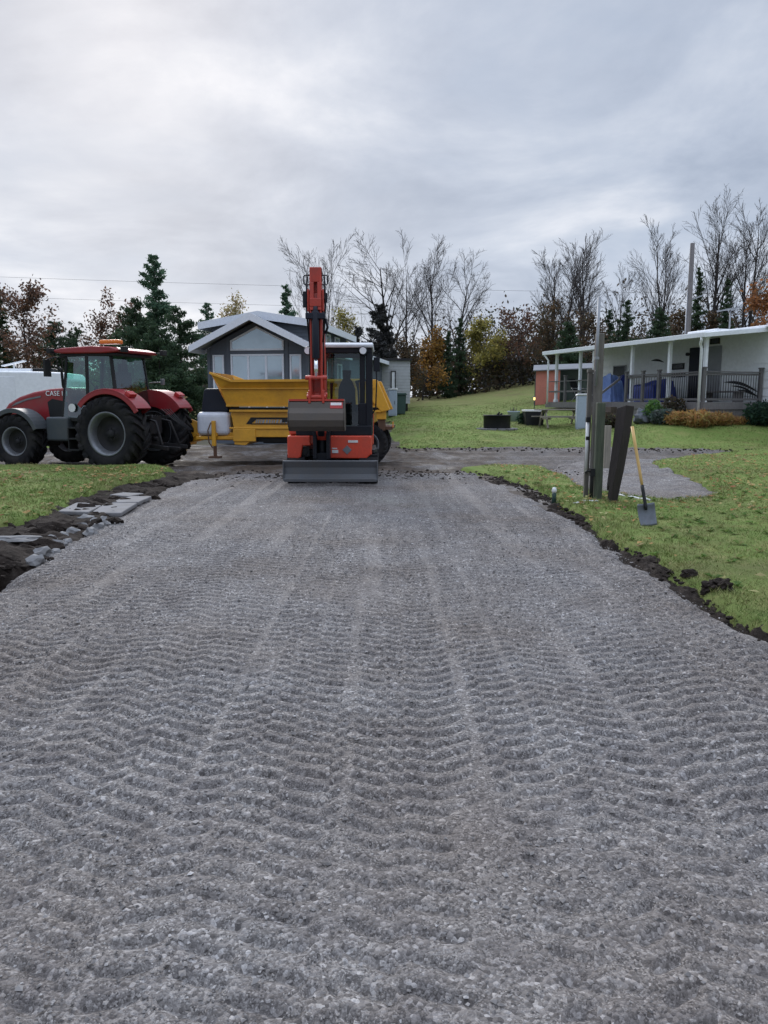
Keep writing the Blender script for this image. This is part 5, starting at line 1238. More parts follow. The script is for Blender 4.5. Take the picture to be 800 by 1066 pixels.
# garden lamp
gx, gy, _ = AT(556.5, 421, 33.5); z = Hf(gx, gy)
gl = thing('garden_lamp', 'small glowing yellow garden lamp on a stake beside the salmon shed', 'lamp', (gx, gy, z))
hl = AT(556.5, 416, 33.5)[2]-z
mb = MB(); mb.cyl((0, 0, 0), (0, 0, hl-.08), .015, n=6); mb.lathe([(.10, hl+.1), (.02, hl+.16), (.001, hl+.16)], (0, 0, 0), 'z', 12); mb.build('stake', M['black'], gl)
lm = NT('lamp_glow'); lm.b.inputs['Emission Color'].default_value = (1, .72, .25, 1); lm.b.inputs['Emission Strength'].default_value = 1.6; lm.base((.8, .6, .25))
mb = MB(); mb.lathe([(.001, hl-.02), (.03, hl-.02), (.04, hl+.02), (.04, hl+.1), (.001, hl+.1)], (0, 0, 0), 'z', 12); mb.build('globe', lm.mat, gl)

# ---------------------------------------------------------------- salmon shed
gx, gy, _ = AT(570, 420, 41); z = Hf(gx, gy)
sh = thing('garden_shed', 'small salmon pink board shed with a pale roof beyond the porch', 'shed', (gx, gy, z-.05), R(-12))
wv = .62
mb = MB(); k = -wv
while k < wv-.01: mb.b2(k, k+.2, -.03, .0, .05, 1.85+.0*k); k += .207
mb.b2(-wv, wv, .0, .05, 0, 1.85); wf = mb.build('front_wall', M['salmon'], sh)
mb = MB(); mb.b2(wv, wv+.05, 0, 2.6, 0, 1.85); mb.b2(-wv-.05, -wv, 0, 2.6, 0, 1.85); mb.b2(-wv, wv, 2.55, 2.6, 0, 1.85); mb.b2(wv, wv+1.6, .6, .66, 0, 1.9); mb.build('side_wall', M['sheddark'], sh)
mb = MB(); mb.add([(-wv-.15, -.2, 1.85), (wv+1.7, -.2, 1.95), (wv+1.7, 1.3, 2.26), (-wv-.15, 1.3, 2.18), (-wv-.15, -.2, 1.80), (wv+1.7, -.2, 1.9), (wv+1.7, 1.3, 2.21), (-wv-.15, 1.3, 2.13)], [(0, 1, 2, 3), (4, 7, 6, 5), (0, 4, 5, 1), (1, 5, 6, 2), (0, 3, 7, 4)])
mb.add([(-wv-.15, 2.8, 1.85), (wv+1.7, 2.8, 1.9), (wv+1.7, 1.3, 2.26), (-wv-.15, 1.3, 2.18)], [(0, 1, 2, 3)]); mb.build('roof', M['shedroof'], sh)
# far roof among the trees
gx, gy, _ = AT(532, 400, 66); z = Hf(gx, gy)
fr_ = thing('far_cabin', 'distant low cabin with a pale roof half hidden among the trees', 'cabin', (gx, gy, z-.2))
mb = MB(); mb.b2(-2.4, 2.2, 0, 4, 0, 2.2); mb.build('wall', M['siding'], fr_)
mb = MB(); mb.prism([(-.4, 2.15), (2, 3.2), (4.4, 2.15), (2, 3.05)], -2.7, 2.5, 'x'); mb.build('roof', M['shedroof'], fr_)
mb = MB(); mb.b2(-1.2, -.5, -.03, 0, .9, 1.8); mb.build('window', M['winglass'], fr_)

# ---------------------------------------------------------------- utility pole, aerial, wires
gx, gy, _ = AT(714, 390, 37); z = Hf(gx, gy)-.3; tp = AT(714, 253, 37)[2]
up = thing('utility_pole', 'tall pale wooden utility pole rising behind the porch roof', 'pole', (gx, gy, z))
mb = MB(); mb.cyl((0, 0, 0), (0, 0, tp-z), .15, .10, n=14); mb.build('pole', M['pole'], up)
mb = MB(); mb.tube([(-.14, -.04, 0), (-.13, -.04, (tp-z)*.72)], .03, 6); mb.build('conduit', M['galv'], up)
mb = MB(); mb.beam((.05, 0, tp-z-2.55), (.6, -.1, tp-z-2.35), .06, .06); mb.build('bracket', M['galv'], up)
p = on_porch(2.9, 2.2, 4.33); ta = thing('roof_aerial', 'thin pale aerial mast with a flat cross arm on the porch roof', 'aerial', p, pang)
mb = MB(); mb.cyl((0, 0, 0), (0, 0, .84), .03, n=8); mb.build('mast', M['galv'], ta)
mb = MB(); mb.beam((-.35, .35, .80), (.3, -.3, .92), .12, .04); mb.b2(-.14, .14, -.14, .14, .82, .88); mb.build('cross_arm', M['galv'], ta)
rp = thing('line_pole', 'thin far utility pole hidden in the trees beyond the tractor', 'pole', (-40, 62, Hf(-40, 62)))
mb = MB(); mb.cyl((0, 0, 0), (0, 0, 12.3), .15, .11, n=10); mb.build('pole', M['pole'], rp)
mb = MB(); mb.b2(-.9, .9, -.06, .06, 11.6, 11.72); mb.build('cross_arm', M['pole'], rp)
for dz, lab in ((0, 'upper thin overhead wire crossing the sky above the treetops'), (-1.5, 'lower thin overhead wire crossing the sky above the treetops')):
    mb = MB(); P0 = Vector((-42, 62, 11.7+dz)); P1 = Vector((62, 62, 10.0+dz)); pts = []
    for k in range(41): t = k/40; pts.append(P0.lerp(P1, t)-Vector((0, 0, 1.1*4*t*(1-t)*.6)))
    mb.tube(pts, .010, 4); o = mb.build('overhead_wire', M['wire']); tag(o, lab, 'wire')

# ---------------------------------------------------------------- posts, leaning timber, shovel
gx, gy = G(621.5, 526)
gp_ = thing('gate_post', 'stout green tinged treated post nearest the driveway, with a black conduit at its foot', 'post', (gx, gy, .02))
hgt = AT(621.5, 419, gy)[2]-.02
mb = MB(); mb.prism([(-.064, -.06), (.064, -.06), (.062, .06), (-.062, .062)], -.05, hgt, 'z'); mb.build('post', M['greenwood'], gp_, .012)
mb = MB(); mb.tube([(-.105, -.05, -.02), (-.10, -.05, .42), (-.105, -.05, .46)], .028, 8); mb.b2(-.14, -.07, -.09, -.01, .44, .56); mb.tube([(-.10, -.06, .5), (-.2, -.1, .53), (-.22, -.1, .49)], .014, 6); mb.build('conduit', M['black'], gp_)
gx2, gy2 = gx-.025, gy+.22
tp_ = thing('tall_post', 'tall weathered grey post with a thin service mast on top, behind the green tinged post', 'post', (gx2, gy2, 0))
h2 = AT(625, 347, gy2)[2]
mb = MB(); mb.prism([(-.064, -.06), (.064, -.06), (.06, .06), (-.06, .06)], -.05, h2, 'z'); mb.build('post', M['oldwood'], tp_, .012).location.x = .03
mb = MB(); mb.cyl((-.03, -.10, h2-.8), (-.025, -.10, AT(621, 310, gy2)[2]), .022, n=10); mb.b2(-.06, .0, -.13, -.07, h2-.4, h2-.36); mb.build('mast', M['galv'], tp_)
x3, y3, z3 = AT(614.5, 388, gy2+.1)
bp = thing('meter_board', 'narrow weathered board with a dark cap and pale pipe, fixed beside the tall post', 'post', (x3, y3, 0))
mb = MB(); mb.b2(-.03, .04, -.03, .03, .0, z3); mb.b2(-.04, .05, -.04, .04, z3, z3+.05); mb.build('board', M['oldwood'], bp, .006)
mb = MB(); mb.cyl((-.02, -.06, .5), (-.02, -.06, 1.28), .028, n=10); mb.build('pipe', M['whiteplastic'], bp)
mb = MB(); mb.b2(-.05, .01, -.1, -.03, 1.28, 1.36); mb.b2(-.045, .01, -.09, -.03, 1.0, 1.06); mb.build('junction_box', M['black'], bp, .006)
x4, y4 = G(631.5, 488, .02)
sp_ = MB(); z4 = AT(631, 443, y4)[2]; sp_.prism([(-.075, -.05), (.075, -.05), (.07, .05), (-.07, .05)], -.05, z4, 'z')
o = sp_.build('short_post', M['palewood'], bevel=.01); o.location = (x4, y4, 0); tag(o, 'short pale grey post on the gravel behind the gate posts', 'post')
# leaning timber
x5, y5 = G(636, 529)
xt, yt, zt5 = AT(652, 424, y5+.05)
lt = thing('leaning_timber', 'dark old timber leaning out of the ground with a rotten narrow foot', 'post', (x5, y5, 0))
ax = Vector((xt-x5, yt-y5, zt5)); L5 = ax.length; q5 = ax.to_track_quat('Z', 'Y').to_matrix().to_4x4()
mb = MB(); mb.prism([(-.05, 0), (.02, 0), (.025, .14), (.03, .33), (.055, .30), (.07, .25), (.095, .36), (.10, .8), (.115, 1.2), (.135, L5-.02), (-.115, L5+.03), (-.12, 1.1), (-.10, .6), (-.08, .42), (-.07, .34), (-.055, .12)], -.07, .07, 'y')
mb.xf(q5); mb.build('timber', M['darkwood'], lt, .012)
# shovel standing on its blade
xb, yb = G(676, 546.5, .085); xs_, ys_, zs_ = AT(658.5, 444, yb+.42)
sv = thing('shovel', 'shovel with long yellow wooden handle standing on its grey blade beside the dark timber', 'shovel', (xb, yb, .075))
top = Vector((xs_-xb, ys_-yb, zs_-.075)); dn = top.normalized(); j0, j1 = dn*.27, dn*.50
mb = MB(); mb.tube([j1*.95, j1+dn*.2, top*.8, top], [.0165, .0185, .019, .020], 10); mb.build('handle', M['handle'], sv)
mb = MB(); mb.tube([dn*.20, dn*.25, j0+dn*.06, j1*.9, j1+dn*.02], [.014, .020, .021, .021, .023], 10); mb.build('socket', M['black'], sv)
side = Vector((dn.z, 0, -dn.x)).normalized(); nrm = side.cross(dn).normalized()
if nrm.y > 0: nrm = -nrm
mb = MB(); nu, nv = 10, 10; vs = []
for i in range(nu+1):
    for j in range(nv+1):
        u_ = i/nu*2-1; v_ = j/nv; wd = .108*(1-.10*(1-v_)**3)*(1 if v_ < .93 else .93)
        p = side*(u_*wd)+dn*(v_*.28)+nrm*(.035*u_*u_-.02-.012*math.sin(math.pi*v_)+.02*(v_**6)); vs.append(p)
mb.add(vs, [(i*(nv+1)+j, (i+1)*(nv+1)+j, (i+1)*(nv+1)+j+1, i*(nv+1)+j+1) for i in range(nu) for j in range(nv)], 0, True)
b_ = mb.build('blade', M['shovelsteel'], sv); sd_ = b_.modifiers.new('thick', 'SOLIDIFY'); sd_.thickness = .005
# small odds and ends
x6, y6 = G(577, 523, .05)
gm = thing('garden_marker', 'small green garden marker with a white cap near the driveway edge', 'marker', (x6, y6, .03))
h6 = (AT(577, 507, y6)[2]-.03)
mb = MB(); mb.lathe([(.001, 0), (.04, 0), (.032, h6*.4), (.036, h6*.62), (.022, h6*.66), (.001, h6*.66)], (0, 0, 0), 'z', 14); mb.build('base', M['greenplastic'], gm)
mb = MB(); mb.lathe([(.022, h6*.66), (.04, h6*.72), (.038, h6*.86), (.022, h6*.97), (.001, h6)], (0, 0, 0), 'z', 14); mb.build('cap', M['whiteplastic'], gm)
def strip(lab, a, b, w_, mat='whiteplastic', nm='white_pipe', z=.08):
    A = Vector((*G(*a, z), z)); B = Vector((*G(*b, z), z)); mb = MB(); n_ = 7; pts = [A.lerp(B, k/n_)+Vector((0, .03*math.sin(k*1.7), .012*math.sin(k*2.3))) for k in range(n_+1)]
    o_ = (A+B)/2; mb.tube([p-o_ for p in pts], w_, 8); o = mb.build(nm, M[mat]); o.location = o_; tag(o, lab, 'pipe')
strip('thin white pipe lying in the grass behind the shovel', (642, 515.5), (677, 520.5), .020)
def paper(lab, px, py, s, seed):
    rr_ = random.Random(seed); x, y = G(px, py, .1); mb = MB(); n_ = 5; vs = []
    for i in range(n_+1):
        for j in range(n_+1): vs.append(((i/n_-.5)*s*1.7+rr_.uniform(-.01, .01), (j/n_-.5)*s, rr_.uniform(0, .05)*s*4))
    mb.add(vs, [(i*(n_+1)+j, (i+1)*(n_+1)+j, (i+1)*(n_+1)+j+1, i*(n_+1)+j+1) for i in range(n_) for j in range(n_)])
    o = mb.build('paper_scrap', M['whiteplastic']); o.location = (x, y, .10); sd_ = o.modifiers.new('thick', 'SOLIDIFY'); sd_.thickness = .003; tag(o, lab, 'paper scrap')
paper('larger crumpled white scrap at the foot of the gate post', 614, 522, .14, 1); paper('smaller white scrap nearer the driveway than the other one', 603, 524, .11, 2)
# boulder at the porch
x, y, _ = AT(669, 443, 28.6); z = Hf(x, y); mb = MB(); mb.lump((0, 0, .22), .36, rr, 0, 3, .25, (.8, .8, 1.0)); o = mb.build('boulder', M['boulder']); o.location = (x, y, z); tag(o, 'blue grey boulder at the porch foot beside the green bush', 'boulder')

def rebase(root, loc):
    d_ = Vector(loc)-root.location; inv = root.rotation_euler.to_matrix().inverted()
    for c in root.children: c.location = c.location-inv @ d_
    root.location = loc
rebase(ph, (0, 41, pz)); rebase(pt, (C0.x, C0.y, Hf(C0.x, C0.y)))
# ================================================================ TREES AND PLANTS
def grow(r, H_, r0, n_limb, lo, spread, up=.25, lean=(0, 0), levels=3, wig=.08, sub=(7, 5), stems=1):
    """returns trunk polylines and branch polylines [(pts, radii)], plus tip points"""
    trunk, br, tips = [], [], []
    def walk(p, d, L, r_, lev, nseg):
        pts = [p]; rad = [r_]
        for k in range(nseg):
            d = (d+r.normal(0, wig*(1+lev*.5), 3)+np.array([0, 0, up*.10*(lev > 0)])); d /= np.linalg.norm(d)
            p = p+d*L/nseg; pts.append(p); rad.append(max(r_*(1-(k+1)/nseg*(.82 if lev == 0 else .9)), .004))
        return pts, rad, d
    def kids(pts, rad, L, lev):
        if lev >= levels: tips.extend(pts[1:]); return
        n = n_limb if lev == 0 else sub[min(lev-1, len(sub)-1)]
        for q in range(n):
            t = (lo if lev == 0 else .2)+(1-(lo if lev == 0 else .2))*((q+r.random())/n); t = min(t, .98)
            f = t*(len(pts)-1); i = int(f); a = np.array(pts[i])+(np.array(pts[i+1])-np.array(pts[i]))*(f-i)
            d0 = np.array(pts[i+1])-np.array(pts[i]); d0 /= np.linalg.norm(d0)
            az_ = r.uniform(0, 2*np.pi); s_ = np.cross(d0, [math.cos(az_), math.sin(az_), .3]); s_ /= np.linalg.norm(s_)+1e-9
            an = r.uniform(*spread)*1.2; d = d0*math.cos(an)+s_*math.sin(an)
            if lev > 0: d[2] = abs(d[2])*.6+d[2]*.4
            l = L*(1-t*.55)*r.uniform(.40, .66)*(1.1 if lev == 0 else 1.0)
            rr_ = rad[i]*r.uniform(.38, .58)
            p2, r2, _ = walk(a, d, l, rr_, lev+1, 4 if lev < 2 else 3)
            br.append((p2, r2, lev+1)); kids(p2, r2, l, lev+1)
    for s in range(stems):
        d = np.array([lean[0]+(r.normal(0, .10) if stems > 1 else 0), lean[1]+(r.normal(0, .10) if stems > 1 else 0), 1.0]); d /= np.linalg.norm(d)
        h_ = H_*(1 if s == 0 else r.uniform(.75, 1))
        pts, rad, _ = walk(np.array([r.normal(0, .2)*(stems > 1), r.normal(0, .2)*(stems > 1), -.2]), d, h_, r0*(1 if s == 0 else .8), 0, 8)
        trunk.append((pts, rad, 0)); kids(pts, rad, h_, 0)
    tips = np.array(tips); k_ = H_/tips[:, 2].max()
    sc3 = lambda L_: [([np.array(p)*k_ for p in pts], rad, lev) for pts, rad, lev in L_]
    return sc3(trunk), sc3(br), tips*k_
def tubes(lines, minr=0.0):
    V, Fc = [], []; o = 0
    for pts, rad, lev in lines:
        n = 7 if lev == 0 else 5 if lev == 1 else 3
        P = np.array(pts); L = len(P); D = np.gradient(P, axis=0); D /= np.linalg.norm(D, axis=1)[:, None]+1e-9
        ref = np.array([.31, .95, .11]); A = np.cross(D, ref); A /= np.linalg.norm(A, axis=1)[:, None]+1e-9; B = np.cross(D, A)
        a = 2*np.pi*np.arange(n)/n; rd = np.maximum(np.array(rad), minr)[:, None, None]
        ring = P[:, None]+rd*(A[:, None]*np.cos(a)[None, :, None]+B[:, None]*np.sin(a)[None, :, None])
        V.append(ring.reshape(-1, 3))
        i = (np.arange(L-1)[:, None]*n+np.arange(n)[None]); j = (np.arange(L-1)[:, None]*n+(np.arange(n)[None]+1) % n)
        Fc.append(np.stack([i, j, j+n, i+n], -1).reshape(-1, 4)+o); o += L*n
    return np.concatenate(V), np.concatenate(Fc)
def leafquads(r, C, size, flat=.0, asp=.6):
    n = len(C); s = size*r.uniform(.55, 1.4, n)
    N_ = r.normal(0, 1, (n, 3)); N_[:, 2] = N_[:, 2]*(1-flat)+flat*2; N_ /= np.linalg.norm(N_, axis=1)[:, None]
    A = np.cross(N_, r.normal(0, 1, (n, 3))); A /= np.linalg.norm(A, axis=1)[:, None]+1e-9; B = np.cross(N_, A)
    A = A*s[:, None]; B = B*(s*asp)[:, None]
    V = np.stack([C-A, C-B*.9+A*.1, C+A, C+B*.9+A*.1], 1)
    return V.reshape(-1, 3), np.arange(4*n).reshape(-1, 4)
def place(px, Y, dz=0):
    x = (px-400)/F*(Y*math.cos(PITCH)); z = Hf(x, Y)
    d = Y*math.cos(PITCH)+(CAMZ-z)*math.sin(PITCH); x = (px-400)/F*d
    return x, Y, Hf(x, Y)+dz
def top_z(py, Y): return CAMZ-Y*math.tan(ang(py))
GRP = {'bare': 'bare trees at the wood edge', 'con': 'evergreens at the wood edge', 'leaf': 'autumn trees at the wood edge'}
def bare(px, ptop, Y, seed, label, lean=(0, 0), n_limb=15, r0=None, lo=.18, spread=(.35, .85), stems=1, leaves=None, nl=0, mat='bark', up=.32, group='bare', name='bare_tree', levels=3, sub=(9, 6), minr=.008, ls=.10):
    r = np.random.default_rng(seed); x, y, z = place(px, Y); h_ = top_z(ptop, Y)-z
    t = thing(name, label, 'tree', (x, y, z), 0, GRP[group])
    tr_, br, tips = grow(r, h_*.97, r0 or h_*.014, n_limb, lo, spread, up, lean, levels, .042, sub, stems)
    v, f = tubes(tr_); npmesh('trunk', v, f, M[mat], t, True)
    v, f = tubes(br, minr)
    cr = npmesh('crown', v, f, M[mat], t, True)
    if leaves:
        C = tips[r.integers(0, len(tips), nl)]+r.normal(0, .12+.012*h_, (nl, 3)); v, f = leafquads(r, C, ls)
        npmesh('leaves', v, f, M[leaves], cr)
    return t
def conifer(px, ptop, Y, w_px, seed, label, mat='spruce', base=0.0, dens=1.0, shape=1.0, droop=.25, name='spruce_tree', ls=.105, gap=.0):
    r = np.random.default_rng(seed); x, y, z = place(px, Y); h_ = top_z(ptop, Y)-z; Rb = w_px/2/F*Y
    t = thing(name, label, 'tree', (x, y, z), 0, GRP['con'])
    tr_ = [([np.array([0, 0, -.2]), np.array([.05, 0, h_*.5]), np.array([0, 0, h_*.99])], [h_*.013, h_*.008, .01], 0)]
    br = []; C = []
    nb = int(26*dens*max(5, h_)/2.4)
    for k in range(nb):
        q = (k+r.random())/nb; zz = h_*(base+(1-base)*q**1.05*.985)
        L = Rb*(1-q)**shape*r.uniform(.62, 1.12)+.10
        if gap and vn(np.array([q*7]), np.array([seed*1.3]), 1.0, seed)[0] < -gap: L *= .55
        a = r.uniform(0, 6.283); d = np.array([math.cos(a), math.sin(a), -droop*r.uniform(.3, 1.3)+.55*q])
        p0 = np.array([0, 0, zz]); pts = [p0, p0+d*L*.55, p0+d*L+np.array([0, 0, L*.12])]
        br.append((pts, [.025, .018, .008], 2))
        m_ = int((20+105*L)*(.8 if L < .6 else 1)); u = r.random(m_)**.75
        P = p0[None]+d[None]*(L*u)[:, None]+r.normal(0, .045+.07*L, (m_, 3))*np.array([1, 1, .65]); C.append(P)
    C = np.concatenate(C)
    v, f = tubes(tr_); npmesh('trunk', v, f, M['bark'], t, True)
    v, f = tubes(br); v2, f2 = leafquads(r, C, ls, .2, .34)
    npmesh('crown', np.concatenate([v, v2]), np.concatenate([f, f2+len(v)]), M[mat], t)
    return t
def leafy(px, ptop, Y, w_px, seed, label, mat, nl=2600, ls=.105, r0=None, lo=.12, stems=1, name='autumn_tree', dens=.9):
    if px < 130: nl = int(nl*1.6)
    if mat in ('brownleaf', 'rustleaf') and px > 500 and px < 780: nl = int(nl*.55)
    r = np.random.default_rng(seed); x, y, z = place(px, Y); h_ = top_z(ptop, Y)-z; Rb = w_px/2/F*Y
    t = thing(name, label, 'tree', (x, y, z), 0, GRP['leaf'])
    sp = math.atan2(Rb, h_*.5)
    tr_, br, tips = grow(r, h_*.93, r0 or h_*.013, 14, lo, (sp*.6, sp*1.5), .4, (0, 0), 3, .08, (5, 3), stems)
    v, f = tubes(tr_); npmesh('trunk', v, f, M['bark'], t, True)
    tips[:, 0] = np.clip(tips[:, 0], -Rb*1.15, Rb*1.15)
    v, f = tubes(br, .008); C = tips[r.integers(0, len(tips), nl)]+r.normal(0, .09+.016*h_, (nl, 3))
    keep = C[:, 2] > h_*.06; C = C[keep]
    v2, f2 = leafquads(r, C, ls)
    cr = npmesh('crown', v2, f2, M[mat], t); npmesh('limbs', v, f, M['bark'], cr, True)
    return t

# --- behind tractor and cottage
conifer(8, 297, 46, 60, 1, 'dark pointed spruce at the edge of the picture beyond the white travel trailer', droop=.2, gap=.1)
conifer(-14, 312, 48, 60, 101, 'broad dark spruce beside the dark pointed one beyond the travel trailer')
leafy(36, 290, 46, 62, 2, 'thin rust brown tree rising beside the dark pointed spruce', 'rustleaf', 2295, .095, name='autumn_tree')
conifer(62, 334, 52, 80, 3, 'low dark evergreen with a rounded top between the two rust brown trees', shape=.55, dens=1.2)
conifer(84, 342, 54, 74, 104, 'low evergreen directly beyond the tractor roof', shape=.6)
leafy(112, 292, 48, 66, 4, 'sparse rust brown tree above the tractor roof', 'rustleaf', 2025, .095)
conifer(167, 264, 44, 88, 5, 'tallest pine with open ragged branches beside the cottage', 'pine', .10, 1.0, .75, .0, 'pine_tree', .125, .06)
conifer(146, 310, 42, 90, 6, 'dark spruce below the tall pine on the tractor side', shape=.65, dens=1.3)
conifer(190, 320, 40, 88, 7, 'dark broad spruce touching the cottage roof edge', shape=.6, dens=1.3)
conifer(168, 338, 38, 84, 107, 'low dark evergreen in front of the tall pine', shape=.55, dens=1.3)
conifer(124, 348, 45, 70, 108, 'low dark evergreen behind the amber beacon', shape=.55, dens=1.2)
conifer(218, 314, 56, 34, 8, 'small round topped pine peeking over the cottage roof', 'pine', .1, 1, .55, .1, 'pine_tree')
leafy(252, 298, 60, 30, 9, 'pale golden tree behind the cottage gable', 'paleleaf', 3510, .095)
conifer(300, 297, 56, 44, 10, 'open branched pine over the cottage roof beside the raised arm', 'pine', .1, .8, .5, .0, 'pine_tree', .13, .05)
leafy(356, 312, 58, 50, 12, 'yellowish thin tree just beyond the cottage loft', 'yellowleaf', 2565, .095)
bare(322, 243, 64, 11, 'tall bare tree with thin twigs behind the raised arm', n_limb=12, lo=.3, r0=.09, spread=(.2, .5))
bare(340, 240, 66, 111, 'tall thin bare tree close beside the raised arm', n_limb=12, lo=.3, r0=.09, spread=(.2, .5))
conifer(396, 316, 56, 44, 13, 'dense dark grey evergreen between cottage and bare trees', 'greyleaf', .0, 1.6, .45, .1, 'cedar_tree', .12)
conifer(372, 340, 54, 34, 113, 'small dark cedar just beyond the loft roof', 'greyleaf', .0, 1.4, .5, .1, 'cedar_tree', .12)
# --- middle bare trees
bare(420, 236, 58, 14, 'large bare tree leaning toward the excavator arm', lean=(-.22, 0), n_limb=16, r0=.19, lo=.3, spread=(.35, .8))
bare(424, 232, 60, 15, 'slim straight bare tree beside the leaning one', n_limb=12, r0=.12, lo=.25, spread=(.25, .55), lean=(-.04, 0))
bare(448, 238, 58, 16, 'straight bare tree above the golden foliage', n_limb=14, r0=.15, lo=.3, spread=(.25, .6), lean=(.04, 0))
bare(473, 258, 58, 17, 'bare tree with a wide fan of twigs beside the dark spruces', n_limb=14, r0=.15, lo=.3, spread=(.35, .75), lean=(.08, 0))
leafy(440, 335, 54, 36, 18, 'golden leaved tree below the straight bare tree', 'goldleaf', 3510, .095)
leafy(424, 350, 53, 26, 118, 'small orange brown tree next to the pale trailer home', 'brownleaf', 2025, .095)
conifer(478, 330, 55, 34, 19, 'dark pointed spruce between golden and yellow trees')
conifer(466, 345, 54, 26, 119, 'shorter dark spruce beside the golden tree')
leafy(504, 328, 55, 34, 20, 'yellow green tree beside the dark pointed spruce', 'yellowleaf', 3510, .095)
leafy(522, 345, 57, 30, 21, 'small olive tree next to the yellow green one', 'yellowleaf', 1755, .095)
leafy(545, 316, 55, 50, 22, 'reddish brown tree with bare outer twigs', 'rustleaf', 3105, .095)
# --- right bank
bare(580, 235, 55, 23, 'many stemmed bare tree over the far end of the porch', stems=3, n_limb=13, r0=.13, lo=.2, spread=(.2, .55))
bare(606, 236, 56, 24, 'tall bare tree directly beyond the tall gate post mast', stems=2, n_limb=13, r0=.14, lo=.2, spread=(.2, .5), mat='barkpale')
bare(640, 268, 58, 25, 'thin bare tree with upright twigs behind the porch middle', n_limb=12, r0=.09, lo=.25, spread=(.2, .45))
leafy(568, 305, 52, 40, 26, 'tall brown leaved tree over the salmon shed', 'brownleaf', 3510, .095)
leafy(604, 316, 50, 40, 126, 'brown tree with few leaves beyond the porch roof posts', 'brownleaf', 2430, .095)
conifer(590, 335, 49, 44, 27, 'dull green cedar over the porch roof beside the brown trees', 'spruce', 0, 1.2, .6, .1, 'cedar_tree')
conifer(650, 312, 50, 66, 28, 'broad dark spruce behind the porch roof middle', gap=.1)
conifer(632, 322, 52, 34, 128, 'narrow dark spruce beside the broad one behind the porch')
bare(690, 222, 56, 29, 'tall bare tree beside the utility pole', stems=2, n_limb=14, r0=.12, lo=.2, spread=(.2, .5), mat='barkpale')
conifer(684, 320, 48, 60, 30, 'dark green spruce just before the utility pole', 'spruce', 0, 1.2, .8)
leafy(704, 318, 50, 40, 35, 'dull brown tree behind the utility pole', 'brownleaf', 3105, .095)
conifer(722, 278, 50, 48, 32, 'tall narrow spruce close behind the roof aerial', gap=.05)
bare(744, 186, 52, 130, 'tallest bare tree with a broad crown above the porch roof', n_limb=16, r0=.17, lo=.2, spread=(.25, .6), stems=2)
bare(776, 190, 52, 131, 'tall bare tree with several stems near the rust coloured tree', n_limb=15, r0=.15, lo=.2, spread=(.2, .55), stems=2)
conifer(752, 290, 48, 32, 33, 'dark spruce under the tallest bare tree')
leafy(797, 284, 40, 80, 34, 'dense rust orange tree above the porch roof', 'orangeleaf', 7000, .10, lo=.3)
leafy(826, 276, 42, 90, 134, 'rust orange tree at the picture edge beside the other orange one', 'orangeleaf', 6000, .10)
leafy(738, 322, 50, 34, 136, 'low brown tree between the two spruces by the aerial', 'brownleaf', 2430, .095)

# undergrowth below the trees and the far wood behind them: masses nobody could count
def mass(name, n, xr, yr, hf, mat, seed, size):
    r = np.random.default_rng(seed); x = r.uniform(*xr, n); y = r.uniform(*yr, n)
    h_ = hf(x, y)*(1+.9*fbm(x, y, .35, seed, 4)); z = H(x, y)+np.abs(h_)*r.random(n)**.8
    v, f = leafquads(r, np.stack([x, y, z], 1), size); o = npmesh(name, v, f, M[mat]); o['kind'] = 'stuff'; return o
mass('undergrowth', 26000, (2.2, 40), (54, 63), lambda x, y: 2.6+0*x, 'litter', 61, .15)
mass('undergrowth', 9000, (-45, -8), (46, 56), lambda x, y: 2.6+0*x, 'litter', 62, .16)
mass('far_wood', 70000, (-95, 95), (72, 90), lambda x, y: 6.2+0*x, 'farwood', 63, .17)
r = np.random.default_rng(77); tl = []
for k in range(420):
    x = r.uniform(-30, 45); y = r.uniform(58, 72) if x > -8 else r.uniform(50, 62); h_ = r.uniform(2.5, 6.0); z = Hf(x, y)-.2
    a = np.array([x, y, z]); b = a+np.array([r.normal(0, .4), r.normal(0, .4), h_]); tl.append(([a, (a+b)/2+r.normal(0, .12, 3), b], [.05*h_/6, .03, .004], 1))
    for q in range(4):
        s = a+(b-a)*r.uniform(.35, .95); tl.append(([s, s+np.array([r.normal(0, .5), r.normal(0, .5), r.uniform(.4, 1.3)])], [.018, .006], 2))
v, f = tubes(tl); o = npmesh('saplings', v, f, M['bark'], None, True); o['kind'] = 'stuff'

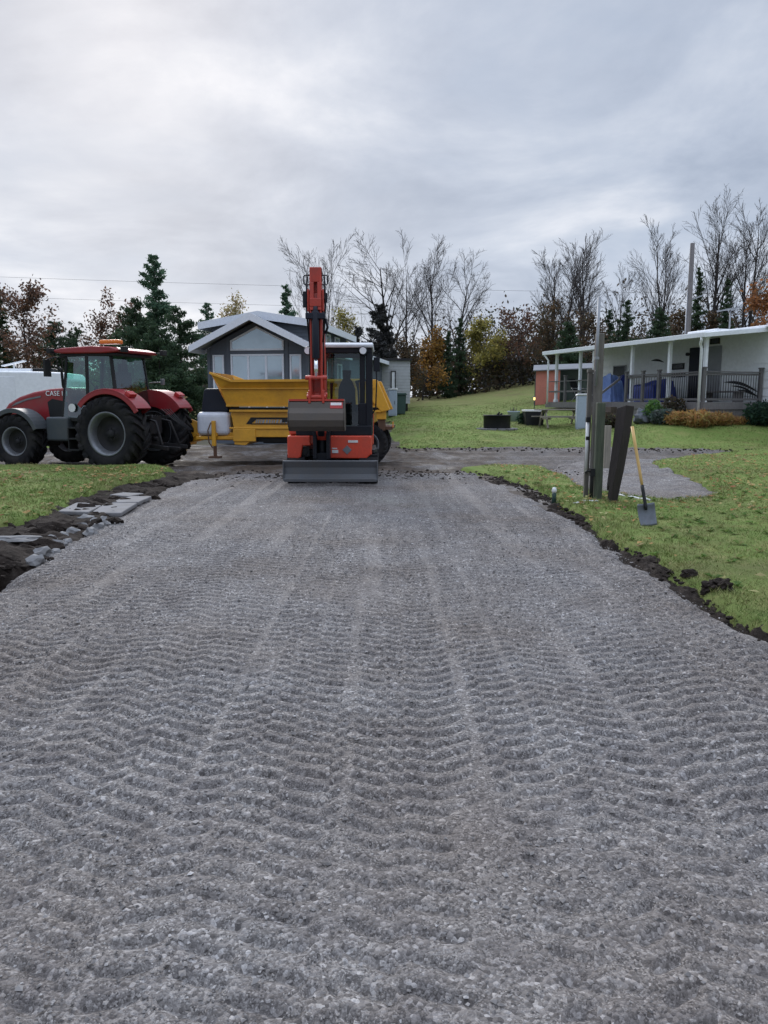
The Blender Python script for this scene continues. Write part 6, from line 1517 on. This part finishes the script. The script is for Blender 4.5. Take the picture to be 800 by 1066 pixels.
# --- plants at the porch foot
def plant(name, label, px, py, Y, w_, h_, mat, n, size, seed, cat='shrub', flat=0, grass=False, group=None):
    r = np.random.default_rng(seed); x, y, _ = AT(px, py, Y); z = Hf(x, y)
    t = thing(name, label, cat, (x, y, z), 0, group)
    C = r.normal(0, 1, (n, 3)); C /= np.linalg.norm(C, axis=1)[:, None]; C *= (r.random(n)**.45)[:, None]
    C *= (1+.35*vn(C[:, 0]*2+seed, C[:, 1]*2+C[:, 2], 1.5, seed))[:, None]; C = C*np.array([w_/2, w_/2.4, h_/2])+np.array([0, 0, h_*.5])
    C[:, 2] = np.abs(C[:, 2]); v, f = leafquads(r, C, size, flat, .5 if not grass else .16)
    npmesh('foliage', v, f, M[mat], t)
    st_ = [([np.array([0, 0, -.05]), np.array([r.normal(0, .1)*w_, r.normal(0, .1)*w_, h_*.4]), np.array([r.normal(0, .25)*w_, r.normal(0, .2)*w_, h_*.8])], [.015, .012, .005], 2) for q in range(8)]
    v, f = tubes(st_); npmesh('stems', v, f, M['bark'], t)
P_ = 'ochre perennials along the porch skirting'
plant('dead_perennial', 'ochre clump of dead leaves nearest the grey boulder', 706, 441, 27.6, .9, .55, 'ochre', 900, .12, 1, 'plant', 0, True, P_)
plant('dead_perennial', 'largest ochre clump, in front of the downspout', 728, 442, 27.3, 1.3, .62, 'ochre', 1500, .13, 2, 'plant', 0, True, P_)
plant('dead_perennial', 'ochre clump just beyond the downspout toward the dark bush', 750, 442, 27.5, 1.0, .5, 'ochre', 1000, .12, 3, 'plant', 0, True, P_)
plant('dead_perennial', 'small low ochre clump next to the dark bush', 770, 442, 27.6, .7, .34, 'ochre', 500, .11, 4, 'plant', 0, True, P_)
plant('green_bush', 'bright green leafy bush between the boulder and ochre clumps', 681, 436, 28.4, .75, .85, 'bush', 900, .07, 5)
plant('grey_bush', 'low grey green bush spreading before the bright green one', 690, 443, 28.0, 1.0, .6, 'greybush', 1100, .07, 6)
plant('twiggy_bush', 'brownish twiggy bush against the porch skirting', 700, 430, 28.6, .9, 1.0, 'litter', 800, .07, 7)
plant('evergreen_bush', 'dense dark green bush at the end of the porch', 793, 444, 27.4, 1.3, .95, 'darkbush', 2600, .06, 8)
plant('garden_plant', 'dark leafy plant on the grass between planter and black tub', 546, 440, 32.4, .7, .55, 'darkbush', 420, .07, 9, 'plant')
plant('twiggy_bush', 'dark brown twiggy bush below the porch steps', 640, 443, 28.6, 1.3, .5, 'litter', 700, .08, 10)
